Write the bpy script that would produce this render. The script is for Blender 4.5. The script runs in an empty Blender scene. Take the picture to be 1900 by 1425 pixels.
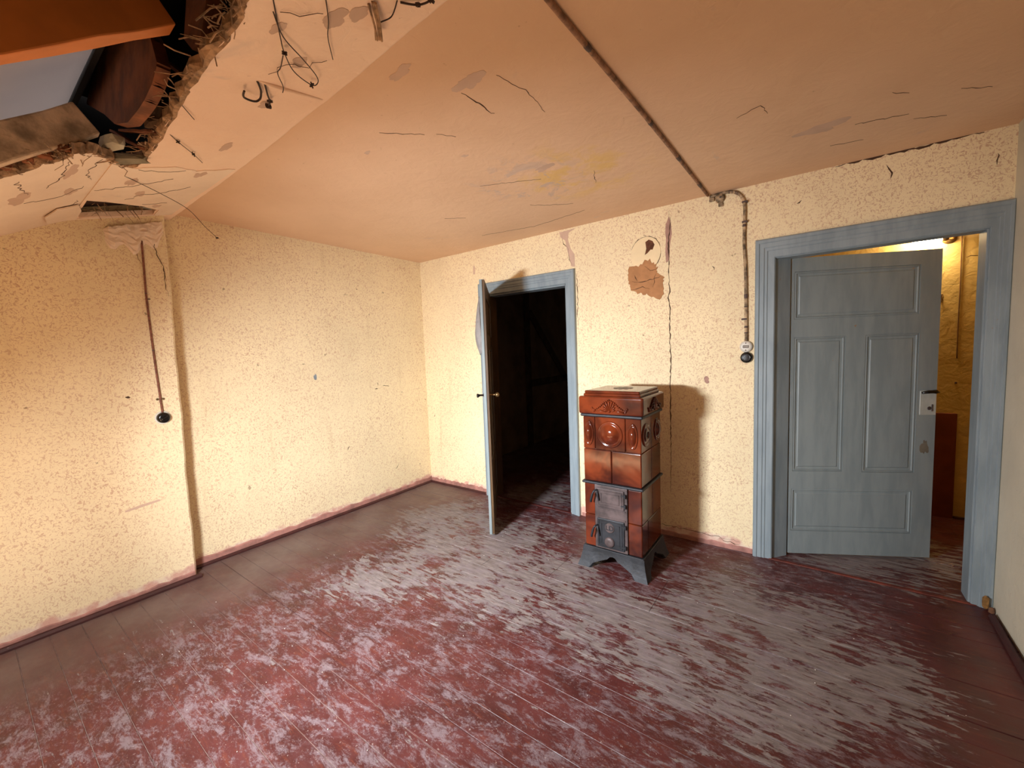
import bpy, bmesh, math, random
from mathutils import Vector, Matrix
from mathutils.geometry import tessellate_polygon
random.seed(7)
S = bpy.context.scene
COL = S.collection

# ------------------------------------------------------------------ camera
R2 = Vector((0.0, 0.0, 0.0))
def cam_axes(p, y, r):
    cy, sy = math.cos(y), math.sin(y); cp, sp = math.cos(p), math.sin(p); cr, sr = math.cos(r), math.sin(r)
    fwd = Vector((sy*cp, cy*cp, sp)); right = Vector((cy, -sy, 0)); up = right.cross(fwd)
    return right*cr+up*sr, -right*sr+up*cr, fwd
rx, ux, fx = cam_axes(-0.0793, -0.6338, -0.0374)
cam = bpy.data.cameras.new('camera'); co = bpy.data.objects.new('camera', cam); COL.objects.link(co)
M = Matrix((( rx.x, ux.x, -fx.x, 3.6082), (rx.y, ux.y, -fx.y, -3.2557), (rx.z, ux.z, -fx.z, 1.5), (0, 0, 0, 1)))
co.matrix_world = M
cam.sensor_fit = 'HORIZONTAL'; cam.sensor_width = 36; cam.lens = 763.56/1900*36; cam.clip_start = 0.02
S.camera = co

# ------------------------------------------------------------------ world, lights, exposure
w = bpy.data.worlds.new('world'); S.world = w; w.use_nodes = True
w.node_tree.nodes['Background'].inputs[0].default_value = (1.0, 0.93, 0.92, 1)
w.node_tree.nodes['Background'].inputs[1].default_value = 1.0
def area(name, loc, target, sx, sy, power, col, spread=180):
    l = bpy.data.lights.new(name, 'AREA'); l.shape = 'RECTANGLE'; l.size = sx; l.size_y = sy
    l.energy = power; l.color = col; l.spread = math.radians(spread)
    o = bpy.data.objects.new(name, l); COL.objects.link(o); o.location = loc
    o.rotation_euler = (Vector(target)-Vector(loc)).to_track_quat('-Z', 'Y').to_euler()
    return o
area('skylight_daylight', (1.92, -3.46, 1.42), (1.92-0.083, -3.46+0.64, 1.42-0.757), 0.34, 0.32, 50, (0.89, 0.95, 1.0))
area('back_wall_fill', (1.92, -3.44, 1.46), (1.45, 0.0, 0.72), 0.32, 0.30, 135, (0.90, 0.95, 1.0), 116)  # added fill lamp at the skylight opening, brightens the back wall
area('warm_floor_fill', (1.9, -3.2, 0.05), (1.9, -2.9, 2.5), 1.6, 0.3, 18, (1.0, 0.62, 0.33))  # added warm fill lamp, stands in for light bounced off the boards
S.view_settings.view_transform = 'Standard'
S.view_settings.look = 'None'
S.view_settings.gamma = 1
S.view_settings.use_curve_mapping = False
S.view_settings.exposure = 0.15

H = 2.54

# ------------------------------------------------------------------ node helper
def srgb(r, g, b):
    f = lambda c: (c/255/12.92) if c/255 <= 0.04045 else ((c/255+0.055)/1.055)**2.4
    return (f(r), f(g), f(b), 1)
class NB:
    def __init__(s, name, rough=0.8):
        s.m = bpy.data.materials.new(name); s.m.use_nodes = True; s.t = s.m.node_tree
        s.b = s.t.nodes['Principled BSDF']; s.b.inputs['Roughness'].default_value = rough
        s.pos = s.t.nodes.new('ShaderNodeNewGeometry').outputs['Position']
    def n(s, typ, ins={}, **kw):
        x = s.t.nodes.new('ShaderNode'+typ)
        for k, v in kw.items(): setattr(x, k, v)
        for k, v in ins.items():
            if isinstance(v, bpy.types.NodeSocket): s.t.links.new(v, x.inputs[k])
            else: x.inputs[k].default_value = v
        return x
    def map(s, scale=(1, 1, 1), rot=(0, 0, 0), v=None):
        return s.n('Mapping', {'Vector': v or s.pos, 'Scale': scale, 'Rotation': rot}).outputs[0]
    def noise(s, scale, detail=3, rough=0.5, dist=0.0, v=None):
        return s.n('TexNoise', {'Vector': v or s.pos, 'Scale': scale, 'Detail': detail, 'Roughness': rough, 'Distortion': dist}).outputs['Fac']
    def ramp(s, f, a, b, lo=0.0, hi=1.0):
        return s.n('MapRange', {'Value': f, 'From Min': a, 'From Max': b, 'To Min': lo, 'To Max': hi}, interpolation_type='SMOOTHSTEP').outputs[0]
    def math(s, op, a, b=0.0, c=0.0):
        return s.n('Math', {0: a, 1: b, 2: c}, operation=op).outputs[0]
    def mix(s, f, a, b, blend='MIX'):
        x = s.t.nodes.new('ShaderNodeMix'); x.data_type = 'RGBA'; x.blend_type = blend
        for i, v in ((0, f), (6, a), (7, b)):
            if isinstance(v, bpy.types.NodeSocket): s.t.links.new(v, x.inputs[i])
            else: x.inputs[i].default_value = v
        return x.outputs[2]
    def col(s, c):
        if isinstance(c, bpy.types.NodeSocket): s.t.links.new(c, s.b.inputs['Base Color'])
        else: s.b.inputs['Base Color'].default_value = c
        return s
    def rough(s, r):
        if isinstance(r, bpy.types.NodeSocket): s.t.links.new(r, s.b.inputs['Roughness'])
        else: s.b.inputs['Roughness'].default_value = r
        return s
    def bump(s, h, strength=0.3, dist=0.005):
        x = s.n('Bump', {'Height': h, 'Strength': strength, 'Distance': dist})
        s.t.links.new(x.outputs[0], s.b.inputs['Normal']); return s
    def sep(s):
        return s.n('SeparateXYZ', {0: s.pos}).outputs
    def blob(s, c, r):       # soft spot around a place in the room
        d = s.n('VectorMath', {0: s.pos, 1: c}, operation='DISTANCE').outputs['Value']
        return s.ramp(d, r, r*0.25)

def simple(name, c, rough=0.6, var=0.15, scale=12, bump=0.15, metal=0.0, spec=None):
    k = NB(name, rough)
    f = k.noise(scale, 4, 0.6)
    dark = tuple(x*(1-var*2) for x in c[:3])+(1,)
    k.col(k.mix(k.ramp(f, 0.3, 0.7), dark, c))
    if bump: k.bump(k.noise(scale*4, 3), bump, 0.003)
    k.b.inputs['Metallic'].default_value = metal
    if spec is not None: k.b.inputs['Specular IOR Level'].default_value = spec
    return k.m

# wallpaper: cream paper with a scattered pinkish tan sprig
def wallpaper(name, base, motif, side=(1, 1, 1)):
    k = NB(name, 0.85)
    k.b.inputs['Specular IOR Level'].default_value = 0.2
    wv = k.n('VectorMath', {0: k.pos, 1: k.n('VectorMath', {0: k.n('TexNoise', {'Vector': k.pos, 'Scale': 22.0, 'Detail': 1.0}).outputs['Color'], 1: (0.035, 0.035, 0.035)}, operation='MULTIPLY').outputs[0]}, operation='ADD').outputs[0]
    a = k.noise(1.0, 2, 0.55, 0.9, k.map((105, 105, 58), (0.6, 0.6, 0), wv))
    b = k.noise(1.0, 2, 0.55, 0.9, k.map((62, 62, 110), (-0.6, -0.6, 0), wv))
    m = k.math('MAXIMUM', k.ramp(a, 0.56, 0.63), k.ramp(b, 0.58, 0.65))
    fade = k.ramp(k.noise(2.2, 3), 0.25, 0.75, 0.42, 0.75)
    m = k.math('MULTIPLY', m, fade)
    fine = k.ramp(k.noise(170, 2), 0.62, 0.7, 0, 0.35)
    c0 = k.mix(k.ramp(k.noise(1.3, 4, 0.6), 0.35, 0.7), base, tuple(x*0.9 for x in base[:3])+(1,))
    c = k.mix(m, c0, motif)
    c = k.mix(fine, c, tuple(x*0.8 for x in motif[:3])+(1,))
    # streaks of dirt running down
    st = k.ramp(k.noise(1.0, 4, 0.6, 0, k.map((9, 9, 0.5))), 0.58, 0.8, 0, 0.3)
    c = k.mix(st, c, srgb(190, 160, 120))
    sp = k.ramp(k.noise(16, 2, 0.5), 0.74, 0.78, 0, 0.6)
    c = k.mix(sp, c, srgb(120, 95, 70))
    # pink painted plaster showing in a strip above the floor
    z = k.sep()[2]
    zz = k.math('ADD', z, k.math('MULTIPLY', k.math('SUBTRACT', k.noise(7, 4, 0.6), 0.5), 0.16))
    low = k.ramp(zz, 0.10, 0.06)
    c = k.mix(k.math('MULTIPLY', low, 0.8), c, k.mix(k.ramp(k.noise(14, 3), 0.4, 0.6), srgb(205, 150, 140), srgb(225, 200, 185)))
    k.col(c)
    h = k.math('ADD', k.math('MULTIPLY', k.noise(3.0, 3), 1.0), k.math('MULTIPLY', k.noise(45, 3), 0.03))
    k.bump(h, 0.35, 0.02)
    return k.m
WALLP = wallpaper('cream_wallpaper', srgb(247, 228, 188), srgb(200, 158, 130))

def plaster(name, base, alt, patch, yell=None, bs=0.5):
    k = NB(name, 0.8); k.b.inputs['Specular IOR Level'].default_value = 0.25
    c = k.mix(k.ramp(k.noise(1.1, 4, 0.6), 0.3, 0.75), base, alt)
    p = k.ramp(k.noise(2.4, 5, 0.65, 0.6), 0.64, 0.70, 0, 0.55)
    c = k.mix(p, c, patch)
    if yell:
        y = k.math('MULTIPLY', k.blob((2.45, -0.95, H), 0.55), k.ramp(k.noise(5, 4, 0.6), 0.45, 0.6))
        c = k.mix(y, c, yell)
        g = k.math('MULTIPLY', k.blob((2.15, -1.0, H), 0.5), k.ramp(k.noise(6, 4, 0.7, 0.8), 0.52, 0.6))
        c = k.mix(g, c, patch)
    d = k.ramp(k.noise(30, 4, 0.7), 0.68, 0.74, 0, 0.35)
    c = k.mix(d, c, srgb(140, 100, 75))
    k.col(c)
    h = k.math('ADD', k.noise(2.0, 4, 0.55), k.math('MULTIPLY', k.noise(14, 4, 0.6, 1.0), 0.22))
    k.bump(h, bs, 0.03)
    return k.m
CEIL = plaster('pinkish_ceiling_plaster', srgb(232, 196, 163), srgb(221, 184, 151), srgb(208, 182, 165), srgb(228, 190, 128))
SLOPE = plaster('pale_pink_slope_plaster', srgb(252, 222, 196), srgb(243, 208, 181), srgb(214, 192, 176), bs=1.0)
BAND = plaster('cracked_whitewash', srgb(250, 228, 206), srgb(226, 202, 180), srgb(198, 182, 170), bs=0.9)
RIGHTW = plaster('grey_cream_plaster', srgb(214, 208, 188), srgb(194, 188, 170), srgb(190, 182, 162))
CORRW = plaster('ochre_corridor_plaster', srgb(212, 186, 124), srgb(190, 160, 98), srgb(168, 136, 84), bs=0.9)

def floor_mat():
    k = NB('worn_red_floor_paint', 0.5)
    x, y, z = k.sep()[0:3]
    streak = k.noise(1.0, 7, 0.72, 0.4, k.map((8, 30, 30)))
    streak2 = k.noise(1.0, 6, 0.7, 0.3, k.map((9, 48, 48)))
    blot = k.noise(3.2, 5, 0.65, 0.4)
    red = k.mix(k.ramp(k.noise(4.5, 4, 0.6), 0.3, 0.7), srgb(66, 27, 27), srgb(88, 39, 38))
    red = k.mix(k.ramp(streak2, 0.5, 0.75, 0, 0.5), red, srgb(118, 58, 38))
    wood = k.mix(k.ramp(streak2, 0.3, 0.7), srgb(98, 86, 83), srgb(140, 129, 126))
    # places walked bare
    areas = [((0.9, -0.75, 0), 0.75), ((1.6, -0.95, 0), 0.95), ((2.1, -1.15, 0), 0.8), ((2.75, -1.2, 0), 0.6),
             ((3.4, -0.85, 0), 0.85), ((3.7, -0.95, 0), 0.7), ((3.3, -1.35, 0), 0.6), ((1.25, -1.55, 0), 0.6), ((1.3, 0.35, 0), 0.6), ((3.9, 0.5, 0), 0.9)]
    reg = None
    for c, r in areas:
        bl = k.blob(c, r); reg = bl if reg is None else k.math('MAXIMUM', reg, bl)
    mix = k.math('ADD', k.math('MULTIPLY', streak, 0.62), k.math('MULTIPLY', blot, 0.38))
    worn = k.ramp(k.math('ADD', mix, k.math('MULTIPLY', reg, 0.15)), 0.595, 0.63)
    # dusty scuffs over the paint
    sc = k.math('ADD', k.math('MULTIPLY', k.noise(5.0, 9, 0.84, 0.5, k.map((1.0, 2.0, 1.0))), 0.6), k.math('MULTIPLY', k.noise(1.0, 8, 0.85, 0.4, k.map((20, 44, 44))), 0.4))
    scuff = k.ramp(sc, 0.48, 0.575, 0, 0.68)
    keep = k.math('MULTIPLY', k.ramp(x, 4.15, 3.75), k.ramp(x, 0.45, 1.0))
    scuff = k.math('MULTIPLY', scuff, keep)
    fine = k.ramp(k.noise(70, 4, 0.75), 0.61, 0.70, 0, 0.65)
    # grey dust lying along the left wall
    dust = k.math('MULTIPLY', k.ramp(x, 0.95, 0.25), k.ramp(k.noise(2.2, 4, 0.6), 0.3, 0.65, 0.35, 0.85))
    c = k.mix(worn, red, wood)
    c = k.mix(scuff, c, srgb(128, 115, 120))
    c = k.mix(k.math('MULTIPLY', fine, keep), c, srgb(168, 152, 146))
    c = k.mix(dust, c, srgb(112, 97, 92))
    k.col(c)
    k.rough(k.math('ADD', k.math('MULTIPLY', worn, 0.22), k.ramp(k.noise(9, 4, 0.6), 0.3, 0.7, 0.36, 0.58)))
    k.b.inputs['Specular IOR Level'].default_value = 0.45
    k.bump(k.math('ADD', k.math('MULTIPLY', worn, -0.3), k.math('MULTIPLY', streak2, 0.5)), 0.35, 0.004)
    return k.m
FLOOR = floor_mat()
JOINT = simple('dusty_joint_filling', srgb(150, 122, 112), 0.9, 0.25, 20)

def blue_paint(name, c1, c2):
    k = NB(name, 0.45)
    c = k.mix(k.ramp(k.noise(1.0, 5, 0.6, 0.2, k.map((14, 14, 2.5))), 0.35, 0.65), c1, c2)
    ch = k.ramp(k.noise(13, 5, 0.65), 0.70, 0.73)
    c = k.mix(ch, c, srgb(150, 120, 90)); k.col(c)
    k.bump(k.noise(1.0, 4, 0.6, 0, k.map((40, 40, 5))), 0.25, 0.003)
    return k.m
FRAMEP = blue_paint('weathered_blue_grey_paint', srgb(144, 157, 164), srgb(128, 142, 150))
LEAFP = blue_paint('grey_blue_door_paint', srgb(138, 148, 150), srgb(126, 137, 140))
def glaze():
    k = NB('brown_ceramic_glaze', 0.12)
    c = k.mix(k.ramp(k.noise(4.0, 3, 0.6, 0.5), 0.3, 0.7), srgb(52, 18, 12), srgb(118, 50, 24))
    k.col(c); k.b.inputs['Specular IOR Level'].default_value = 0.36
    k.bump(k.noise(6, 2), 0.15, 0.01)
    return k.m
GLAZE = glaze()
GROUT = simple('pale_tile_grout', srgb(120, 84, 64), 0.9)
IRON = simple('black_cast_iron', srgb(50, 53, 59), 0.5, 0.25, 14, 0.3, 0.35)
IRON2 = simple('rusty_grey_cast_iron', srgb(98, 84, 84), 0.55, 0.3, 10, 0.4, 0.3)
DARK = simple('hollow_shade', srgb(20, 15, 12), 0.9)  # near-black puts the shade of voids, holes and grooves into the colour
BRASS = simple('dull_brass', srgb(150, 120, 80), 0.35, 0.2, 20, 0.1, 0.8)
WHITEB = simple('white_bakelite', srgb(225, 220, 208), 0.35, 0.05)
BLACKB = simple('black_bakelite', srgb(18, 15, 15), 0.25, 0.1)
CABLE = simple('painted_cable', srgb(172, 128, 98), 0.7, 0.35, 25, 0.3)
CABLEB = simple('chipped_painted_conduit', srgb(196, 168, 132), 0.7, 0.45, 22, 0.4)
CHIP = simple('dark_conduit_metal', srgb(88, 70, 66), 0.6, 0.2, 30)
WIRE = simple('rusty_wire', srgb(52, 32, 22), 0.7)
CRACK = simple('crack_shadow_earth', srgb(86, 60, 42), 0.95)
CLAY = simple('bare_brown_clay_plaster', srgb(186, 134, 90), 0.95, 0.1, 14, 0.5)
GREYP = simple('grey_bare_plaster', srgb(212, 180, 158), 0.9, 0.06, 8, 0.3)
MAUVE = simple('mauve_underpaint', srgb(188, 148, 132), 0.9, 0.15, 20)
PALE = simple('pale_paper_backing', srgb(244, 222, 180), 0.9, 0.04, 8, 0.2)
ORANGE = simple('orange_stained_rafter_wood', srgb(212, 122, 50), 0.6, 0.12, 5, 0.15)
WOOD = simple('old_brown_timber', srgb(150, 88, 50), 0.8, 0.3, 9, 0.6)
WASHED = simple('whitewashed_timber', srgb(224, 194, 164), 0.85, 0.32, 13, 1.0)
REED = simple('reed_and_straw', srgb(186, 148, 112), 0.9, 0.35, 34)
SHEET = simple('white_roofing_sheet', srgb(222, 212, 208), 0.6, 0.04, 3, 0.1)
_t = SHEET.node_tree; _tr = _t.nodes.new('ShaderNodeBsdfTranslucent'); _tr.inputs[0].default_value = (0.86, 0.80, 0.78, 1); _mx = _t.nodes.new('ShaderNodeMixShader'); _mx.inputs[0].default_value = 0.5
_t.links.new(_t.nodes['Principled BSDF'].outputs[0], _mx.inputs[1]); _t.links.new(_tr.outputs[0], _mx.inputs[2]); _t.links.new(_mx.outputs[0], _t.nodes['Material Output'].inputs[0])
TARP = simple('dark_plastic_sheet', srgb(50, 52, 56), 0.5, 0.2, 6, 0.3)
BASEB = simple('dark_red_skirting_bead', srgb(72, 34, 32), 0.55, 0.2, 12)
PINKB = simple('pink_flaking_skirting', srgb(184, 130, 118), 0.75, 0.22, 12, 0.6)
BROWNB = simple('brown_painted_board', srgb(120, 52, 24), 0.6, 0.15, 5)
GLASSD = simple('dark_room_plaster', srgb(150, 128, 100), 0.9, 0.2, 3, 0.5)
SPOT = simple('worn_enamel_plate', srgb(186, 190, 184), 0.4, 0.1)
CLOTH = simple('grey_cloth', srgb(190, 184, 182), 0.9, 0.1, 20, 0.4)
bulb_k = NB('glowing_bulb', 0.3); bulb_k.col(srgb(255, 230, 180))
bulb_k.b.inputs['Emission Color'].default_value = (1.0, 0.74, 0.40, 1); bulb_k.b.inputs['Emission Strength'].default_value = 100
BULB = bulb_k.m

# ------------------------------------------------------------------ mesh helpers
def link(name, me, mats, parent=None, loc=None):
    o = bpy.data.objects.new(name, me)
    for m in (mats if isinstance(mats, (list, tuple)) else [mats]): me.materials.append(m)
    COL.objects.link(o)
    if parent: o.parent = parent
    if loc: o.location = loc
    return o
def fin(name, bm, mat, parent=None, smooth=False, off=None):
    if off is not None: bmesh.ops.translate(bm, verts=bm.verts, vec=Vector(off))
    bmesh.ops.recalc_face_normals(bm, faces=bm.faces)
    me = bpy.data.meshes.new(name); bm.to_mesh(me); bm.free()
    if smooth:
        for p in me.polygons: p.use_smooth = True
    return link(name, me, mat, parent)
def local(parent, P):       # world point to the frame of a thing that only has a location
    return Vector(P)-(parent.location if parent else Vector())
def box(bm, a, b, bev=0.0, seg=1):
    x0, y0, z0 = [min(a[i], b[i]) for i in range(3)]; x1, y1, z1 = [max(a[i], b[i]) for i in range(3)]
    r = bmesh.ops.create_cube(bm, size=1)
    for v in r['verts']:
        v.co = Vector(((x0+x1)/2+v.co.x*(x1-x0), (y0+y1)/2+v.co.y*(y1-y0), (z0+z1)/2+v.co.z*(z1-z0)))
    if bev:
        es = {e for v in r['verts'] for e in v.link_edges}
        bmesh.ops.bevel(bm, geom=list(es), offset=bev, segments=seg, affect='EDGES', profile=0.5)
    return bm
def tube(bm, pts, r, n=6, caps=True):
    pts = [Vector(p) for p in pts]; rings = []
    for i, p in enumerate(pts):
        d = (pts[min(i+1, len(pts)-1)]-pts[max(i-1, 0)]).normalized()
        a = d.cross(Vector((0.13, 0.31, 0.94))).normalized(); b = d.cross(a)
        rr = r[i] if isinstance(r, (list, tuple)) else r
        rings.append([bm.verts.new(p+a*rr*math.cos(6.2832*k/n)+b*rr*math.sin(6.2832*k/n)) for k in range(n)])
    for i in range(len(rings)-1):
        for k in range(n): bm.faces.new((rings[i][k], rings[i][(k+1) % n], rings[i+1][(k+1) % n], rings[i+1][k]))
    if caps: bm.faces.new(rings[0][::-1]); bm.faces.new(rings[-1])
    return bm
def smooth_path(pts, n=6):
    P = [Vector(p) for p in pts]; out = []
    for i in range(len(P)-1):
        p0, p1, p2, p3 = P[max(i-1, 0)], P[i], P[i+1], P[min(i+2, len(P)-1)]
        for k in range(n):
            t = k/n
            out.append(0.5*((2*p1)+(p2-p0)*t+(2*p0-5*p1+4*p2-p3)*t*t+(3*p1-p0-3*p2+p3)*t**3))
    out.append(P[-1]); return out
def slab(outer, holes, fn, thick_vec):
    """flat polygon with holes (2D points) placed by fn(u,v)->xyz and thickened by thick_vec"""
    bm = bmesh.new(); loops = [outer]+holes
    flat = [Vector((p[0], p[1], 0)) for L in loops for p in L]
    tris = tessellate_polygon([[Vector((p[0], p[1], 0)) for p in L] for L in loops])
    A = [bm.verts.new(fn(p.x, p.y)) for p in flat]
    B = [bm.verts.new(Vector(fn(p.x, p.y))+Vector(thick_vec)) for p in flat]
    for t in tris:
        try:
            bm.faces.new([A[i] for i in t]); bm.faces.new([B[i] for i in t[::-1]])
        except ValueError: pass
    o = 0
    for L in loops:
        n = len(L)
        for i in range(n):
            j = (i+1) % n
            bm.faces.new((A[o+i], A[o+j], B[o+j], B[o+i]))
        o += n
    return bm
def lathe(bm, prof, c, axis, n=20):
    """prof: (radius, height along axis)"""
    ax = Vector(axis).normalized(); a = ax.orthogonal().normalized(); b = ax.cross(a); c = Vector(c); rings = []
    for r, h in prof:
        if r < 1e-6: rings.append([bm.verts.new(c+ax*h)])
        else: rings.append([bm.verts.new(c+ax*h+a*r*math.cos(6.2832*k/n)+b*r*math.sin(6.2832*k/n)) for k in range(n)])
    for A, B in zip(rings, rings[1:]):
        for k in range(n):
            q = [A[k % len(A)], A[(k+1) % len(A)], B[(k+1) % len(B)], B[k % len(B)]]
            q2 = []
            for v in q:
                if v not in q2: q2.append(v)
            if len(q2) > 2:
                try: bm.faces.new(q2)
                except ValueError: pass
    return bm
def T(o, label, cat, group=None, kind=None):
    o['label'] = label; o['category'] = cat
    if group: o['group'] = group
    if kind: o['kind'] = kind
    return o
def root(name, loc, rz=0, label=None, cat=None, group=None, kind=None):
    o = bpy.data.objects.new(name, None); COL.objects.link(o); o.location = loc; o.rotation_euler = (0, 0, rz); o.empty_display_size = 0.1
    if label: T(o, label, cat, group)
    if kind: o['kind'] = kind
    bpy.context.view_layer.update()
    return o
def struct(name, bm, mat, smooth=False):
    o = fin(name, bm, mat, None, smooth); o['kind'] = 'structure'; return o
def rough_blob(cu, cv, ru, rv, n=36, amp=0.2, seed=0):
    rnd = random.Random(seed); ph = [rnd.uniform(0, 6.28) for _ in range(7)]; out = []
    for i in range(n):
        a = 6.2832*i/n
        k = 1+sum(amp/(j+1.5)*math.sin((j+2)*a+ph[j]) for j in range(7))+rnd.uniform(-amp, amp)*0.25
        out.append((cu+ru*k*math.cos(a), cv+rv*k*math.sin(a)))
    return out
def crack(parent, pts, fn, w=0.004, nrm=(0, -1, 0), mat=None, seed=1, name='crack', jag=0.006, label=None):
    """thin jagged wedge-shaped ribbon just proud of the surface; pts are 2D"""
    rnd = random.Random(seed); P = []
    for i in range(len(pts)-1):
        a, b = pts[i], pts[i+1]; L = math.hypot(b[0]-a[0], b[1]-a[1]); n = max(2, int(L/0.02))
        for k in range(n):
            t = k/n; P.append((a[0]+(b[0]-a[0])*t+rnd.uniform(-jag, jag), a[1]+(b[1]-a[1])*t+rnd.uniform(-jag, jag)))
    P.append(pts[-1]); bm = bmesh.new(); N = Vector(nrm); rows = []
    for i, p in enumerate(P):
        a = P[max(i-1, 0)]; b = P[min(i+1, len(P)-1)]; d = Vector((b[0]-a[0], b[1]-a[1])); d = d.normalized() if d.length else Vector((1, 0))
        t = Vector((-d.y, d.x)); ww = w*(0.35+rnd.random())*min(1, 0.2+3*min(i, len(P)-1-i)/len(P))
        q = [Vector(fn(p[0]+t.x*ww/2, p[1]+t.y*ww/2)), Vector(fn(p[0], p[1])), Vector(fn(p[0]-t.x*ww/2, p[1]-t.y*ww/2))]
        rows.append([bm.verts.new(q[0]+N*0.0003), bm.verts.new(q[1]+N*0.0018), bm.verts.new(q[2]+N*0.0003)])
    for A, B in zip(rows, rows[1:]):
        for k in range(2): bm.faces.new((A[k], A[k+1], B[k+1], B[k]))
    o = fin(name, bm, mat or CRACK, parent)
    if label: o['label'] = label
    return o
BACK = lambda u, v: (u, 0.0, v)
CEILF = lambda u, v: (u, v, H)
def SL(x, y, d=0.0): return (2.50+0.3*(y+2.27) if y >= -2.78 else 2.347+0.55*(y+2.78))+d
SLF = lambda u, v: (u, v, SL(u, v))

# ------------------------------------------------------------------ floor
bm = bmesh.new(); box(bm, (-0.6, -4.3, -0.08), (5.8, 5.2, -0.0035)); fl = struct('floor', bm, JOINT)
ys = [-3.545-0.1255*5]
rnd = random.Random(3)
while ys[-1] < 4.9:
    ys.append(ys[-1]+(0.1255 if ys[-1] < 1.6 else 0.16)+rnd.uniform(-0.004, 0.004))
def plank(x0, x1, y0, y1, dz):
    bm = bmesh.new(); box(bm, (x0+0.0008, y0+0.0013, -0.02), (x1-0.0008, y1-0.0013, dz), 0.0012)
    return fin('plank', bm, FLOOR, fl)
for i in range(len(ys)-1):
    y0, y1 = ys[i], ys[i+1]; dz = rnd.uniform(-0.001, 0.001)
    if y1 < 0.02:
        xs = [-0.05, 4.46]
        r = rnd.random()
        if -1.06 < (y0+y1)/2 < -0.72: xs = [-0.05, 2.21, 2.88, 4.46]
        elif r < 0.35: xs = [-0.05, rnd.uniform(0.8, 3.6), 4.46]
    elif y0 < 1.6: xs = [-0.05, 3.2, 5.6]
    else: xs = [-0.05, 3.2]
    for a, b in zip(xs, xs[1:]): plank(a, b, y0, y1, dz+rnd.uniform(-0.0006, 0.0006))
bm = bmesh.new(); box(bm, (3.38, -0.022, -0.01), (4.36, 0.006, 0.006), 0.004, 2)
o = struct('trim_threshold_right', bm, simple('worn_red_threshold', srgb(120, 48, 32), 0.6, 0.3, 14, 0.4))
bm = bmesh.new(); box(bm, (0.955, -0.012, -0.01), (1.85, 0.014, 0.004), 0.003, 2); struct('trim_threshold_left', bm, simple('brown_threshold', srgb(104, 40, 34), 0.6, 0.3, 14, 0.4))
bm = bmesh.new()
for _ in range(150):
    x, y = rnd.uniform(0.6, 4.2), rnd.uniform(-3.0, -0.1); r = rnd.uniform(0.0010, 0.0026)
    bmesh.ops.create_icosphere(bm, subdivisions=1, radius=r, matrix=Matrix.Translation((x, y, 0.002+r*0.3)))
crumbs = fin('plaster_crumbs', bm, simple('plaster_crumb', srgb(235, 225, 215), 0.9)); T(crumbs, 'white plaster crumbs scattered over the worn red floorboards', 'debris', kind='stuff')

# ------------------------------------------------------------------ walls
D1 = (0.955, 1.845, 2.07); D2 = (3.397, 4.336, 2.045)
bm = slab([(-0.2, -0.02), (D1[0], -0.02), (D1[0], D1[2]), (D1[1], D1[2]), (D1[1], -0.02), (D2[0], -0.02), (D2[0], D2[2]), (D2[1], D2[2]), (D2[1], -0.02), (4.6, -0.02), (4.6, H+0.1), (-0.2, H+0.1)], [], BACK, (0, 0.10, 0))
wall_back = struct('wall_back', bm, WALLP)
bm = bmesh.new(); box(bm, (-0.2, -2.5, -0.02), (-0.02, 0.0, H+0.1)); wall_left = struct('wall_left', bm, WALLP)
# front part of the left wall stands proud, with a slightly battered, uneven edge
bm = bmesh.new(); prev = None; NZ = 26
for i in range(NZ+1):
    z = -0.02+i*(2.50+0.02)/NZ; e = 0.003*math.sin(z*7)+0.002*math.sin(z*23)
    yb = -2.352+0.010*z+e; xb = 0.13+0.003*math.sin(z*5)
    ring = [bm.verts.new((-0.19, -4.2, z)), bm.verts.new((-0.19, yb, z)), bm.verts.new((xb-0.012, yb, z)), bm.verts.new((xb, yb-0.012, z)), bm.verts.new((0.13, yb-0.25, z)), bm.verts.new((0.13, -4.2, z))]
    if prev:
        for k in range(6): bm.faces.new((prev[k], prev[(k+1) % 6], ring[(k+1) % 6], ring[k]))
    else: bm.faces.new(ring)
    prev = ring
bm.faces.new(prev[::-1])
wall_front_left = struct('wall_left_front', bm, WALLP)
bm = slab([(-4.2, -0.02), (0.1, -0.02), (0.1, H+0.1), (-4.2, H+0.1)], [], lambda u, v: (4.418+0.0*u, u, v) if u > -1 else (4.37, u, v), (0.15, 0, 0))
wall_right = struct('wall_right', bm, RIGHTW)
# roof side behind the camera: upright strip, sloped panel with a skylight, low knee wall
bm = bmesh.new(); box(bm, (-0.2, -3.5, 1.47), (4.6, -3.37, 2.7)); struct('wall_front', bm, WALLP)
PF = lambda u, v: (u, -3.37-v*0.762, 1.47-v*0.648)
bm = slab([(-0.2, 0.0), (4.6, 0.0), (4.6, 0.9), (-0.2, 0.9)], [[(1.62, 0.03), (2.22, 0.03), (2.22, 0.50), (1.62, 0.50)]], PF, (0, -0.10, 0.12)); struct('wall_front_slope', bm, WALLP)
bm = bmesh.new(); box(bm, (-0.2, -4.2, -0.02), (4.6, -4.05, 0.93)); struct('wall_front_knee', bm, WALLP)
win = root('window_1', (1.92, -3.37, 1.47), kind='structure')
for a, b in (((1.60, 0.01), (1.64, 0.52)), ((2.20, 0.01), (2.24, 0.52)), ((1.64, 0.01), (2.20, 0.04)), ((1.64, 0.49), (2.20, 0.52))):
    bm = slab([(a[0], a[1]), (b[0], a[1]), (b[0], b[1]), (a[0], b[1])], [], lambda u, v: (u-1.92, -v*0.762, -v*0.648), (0, 0.016, -0.019)); fin('window_frame', bm, FRAMEP, win)

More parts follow.
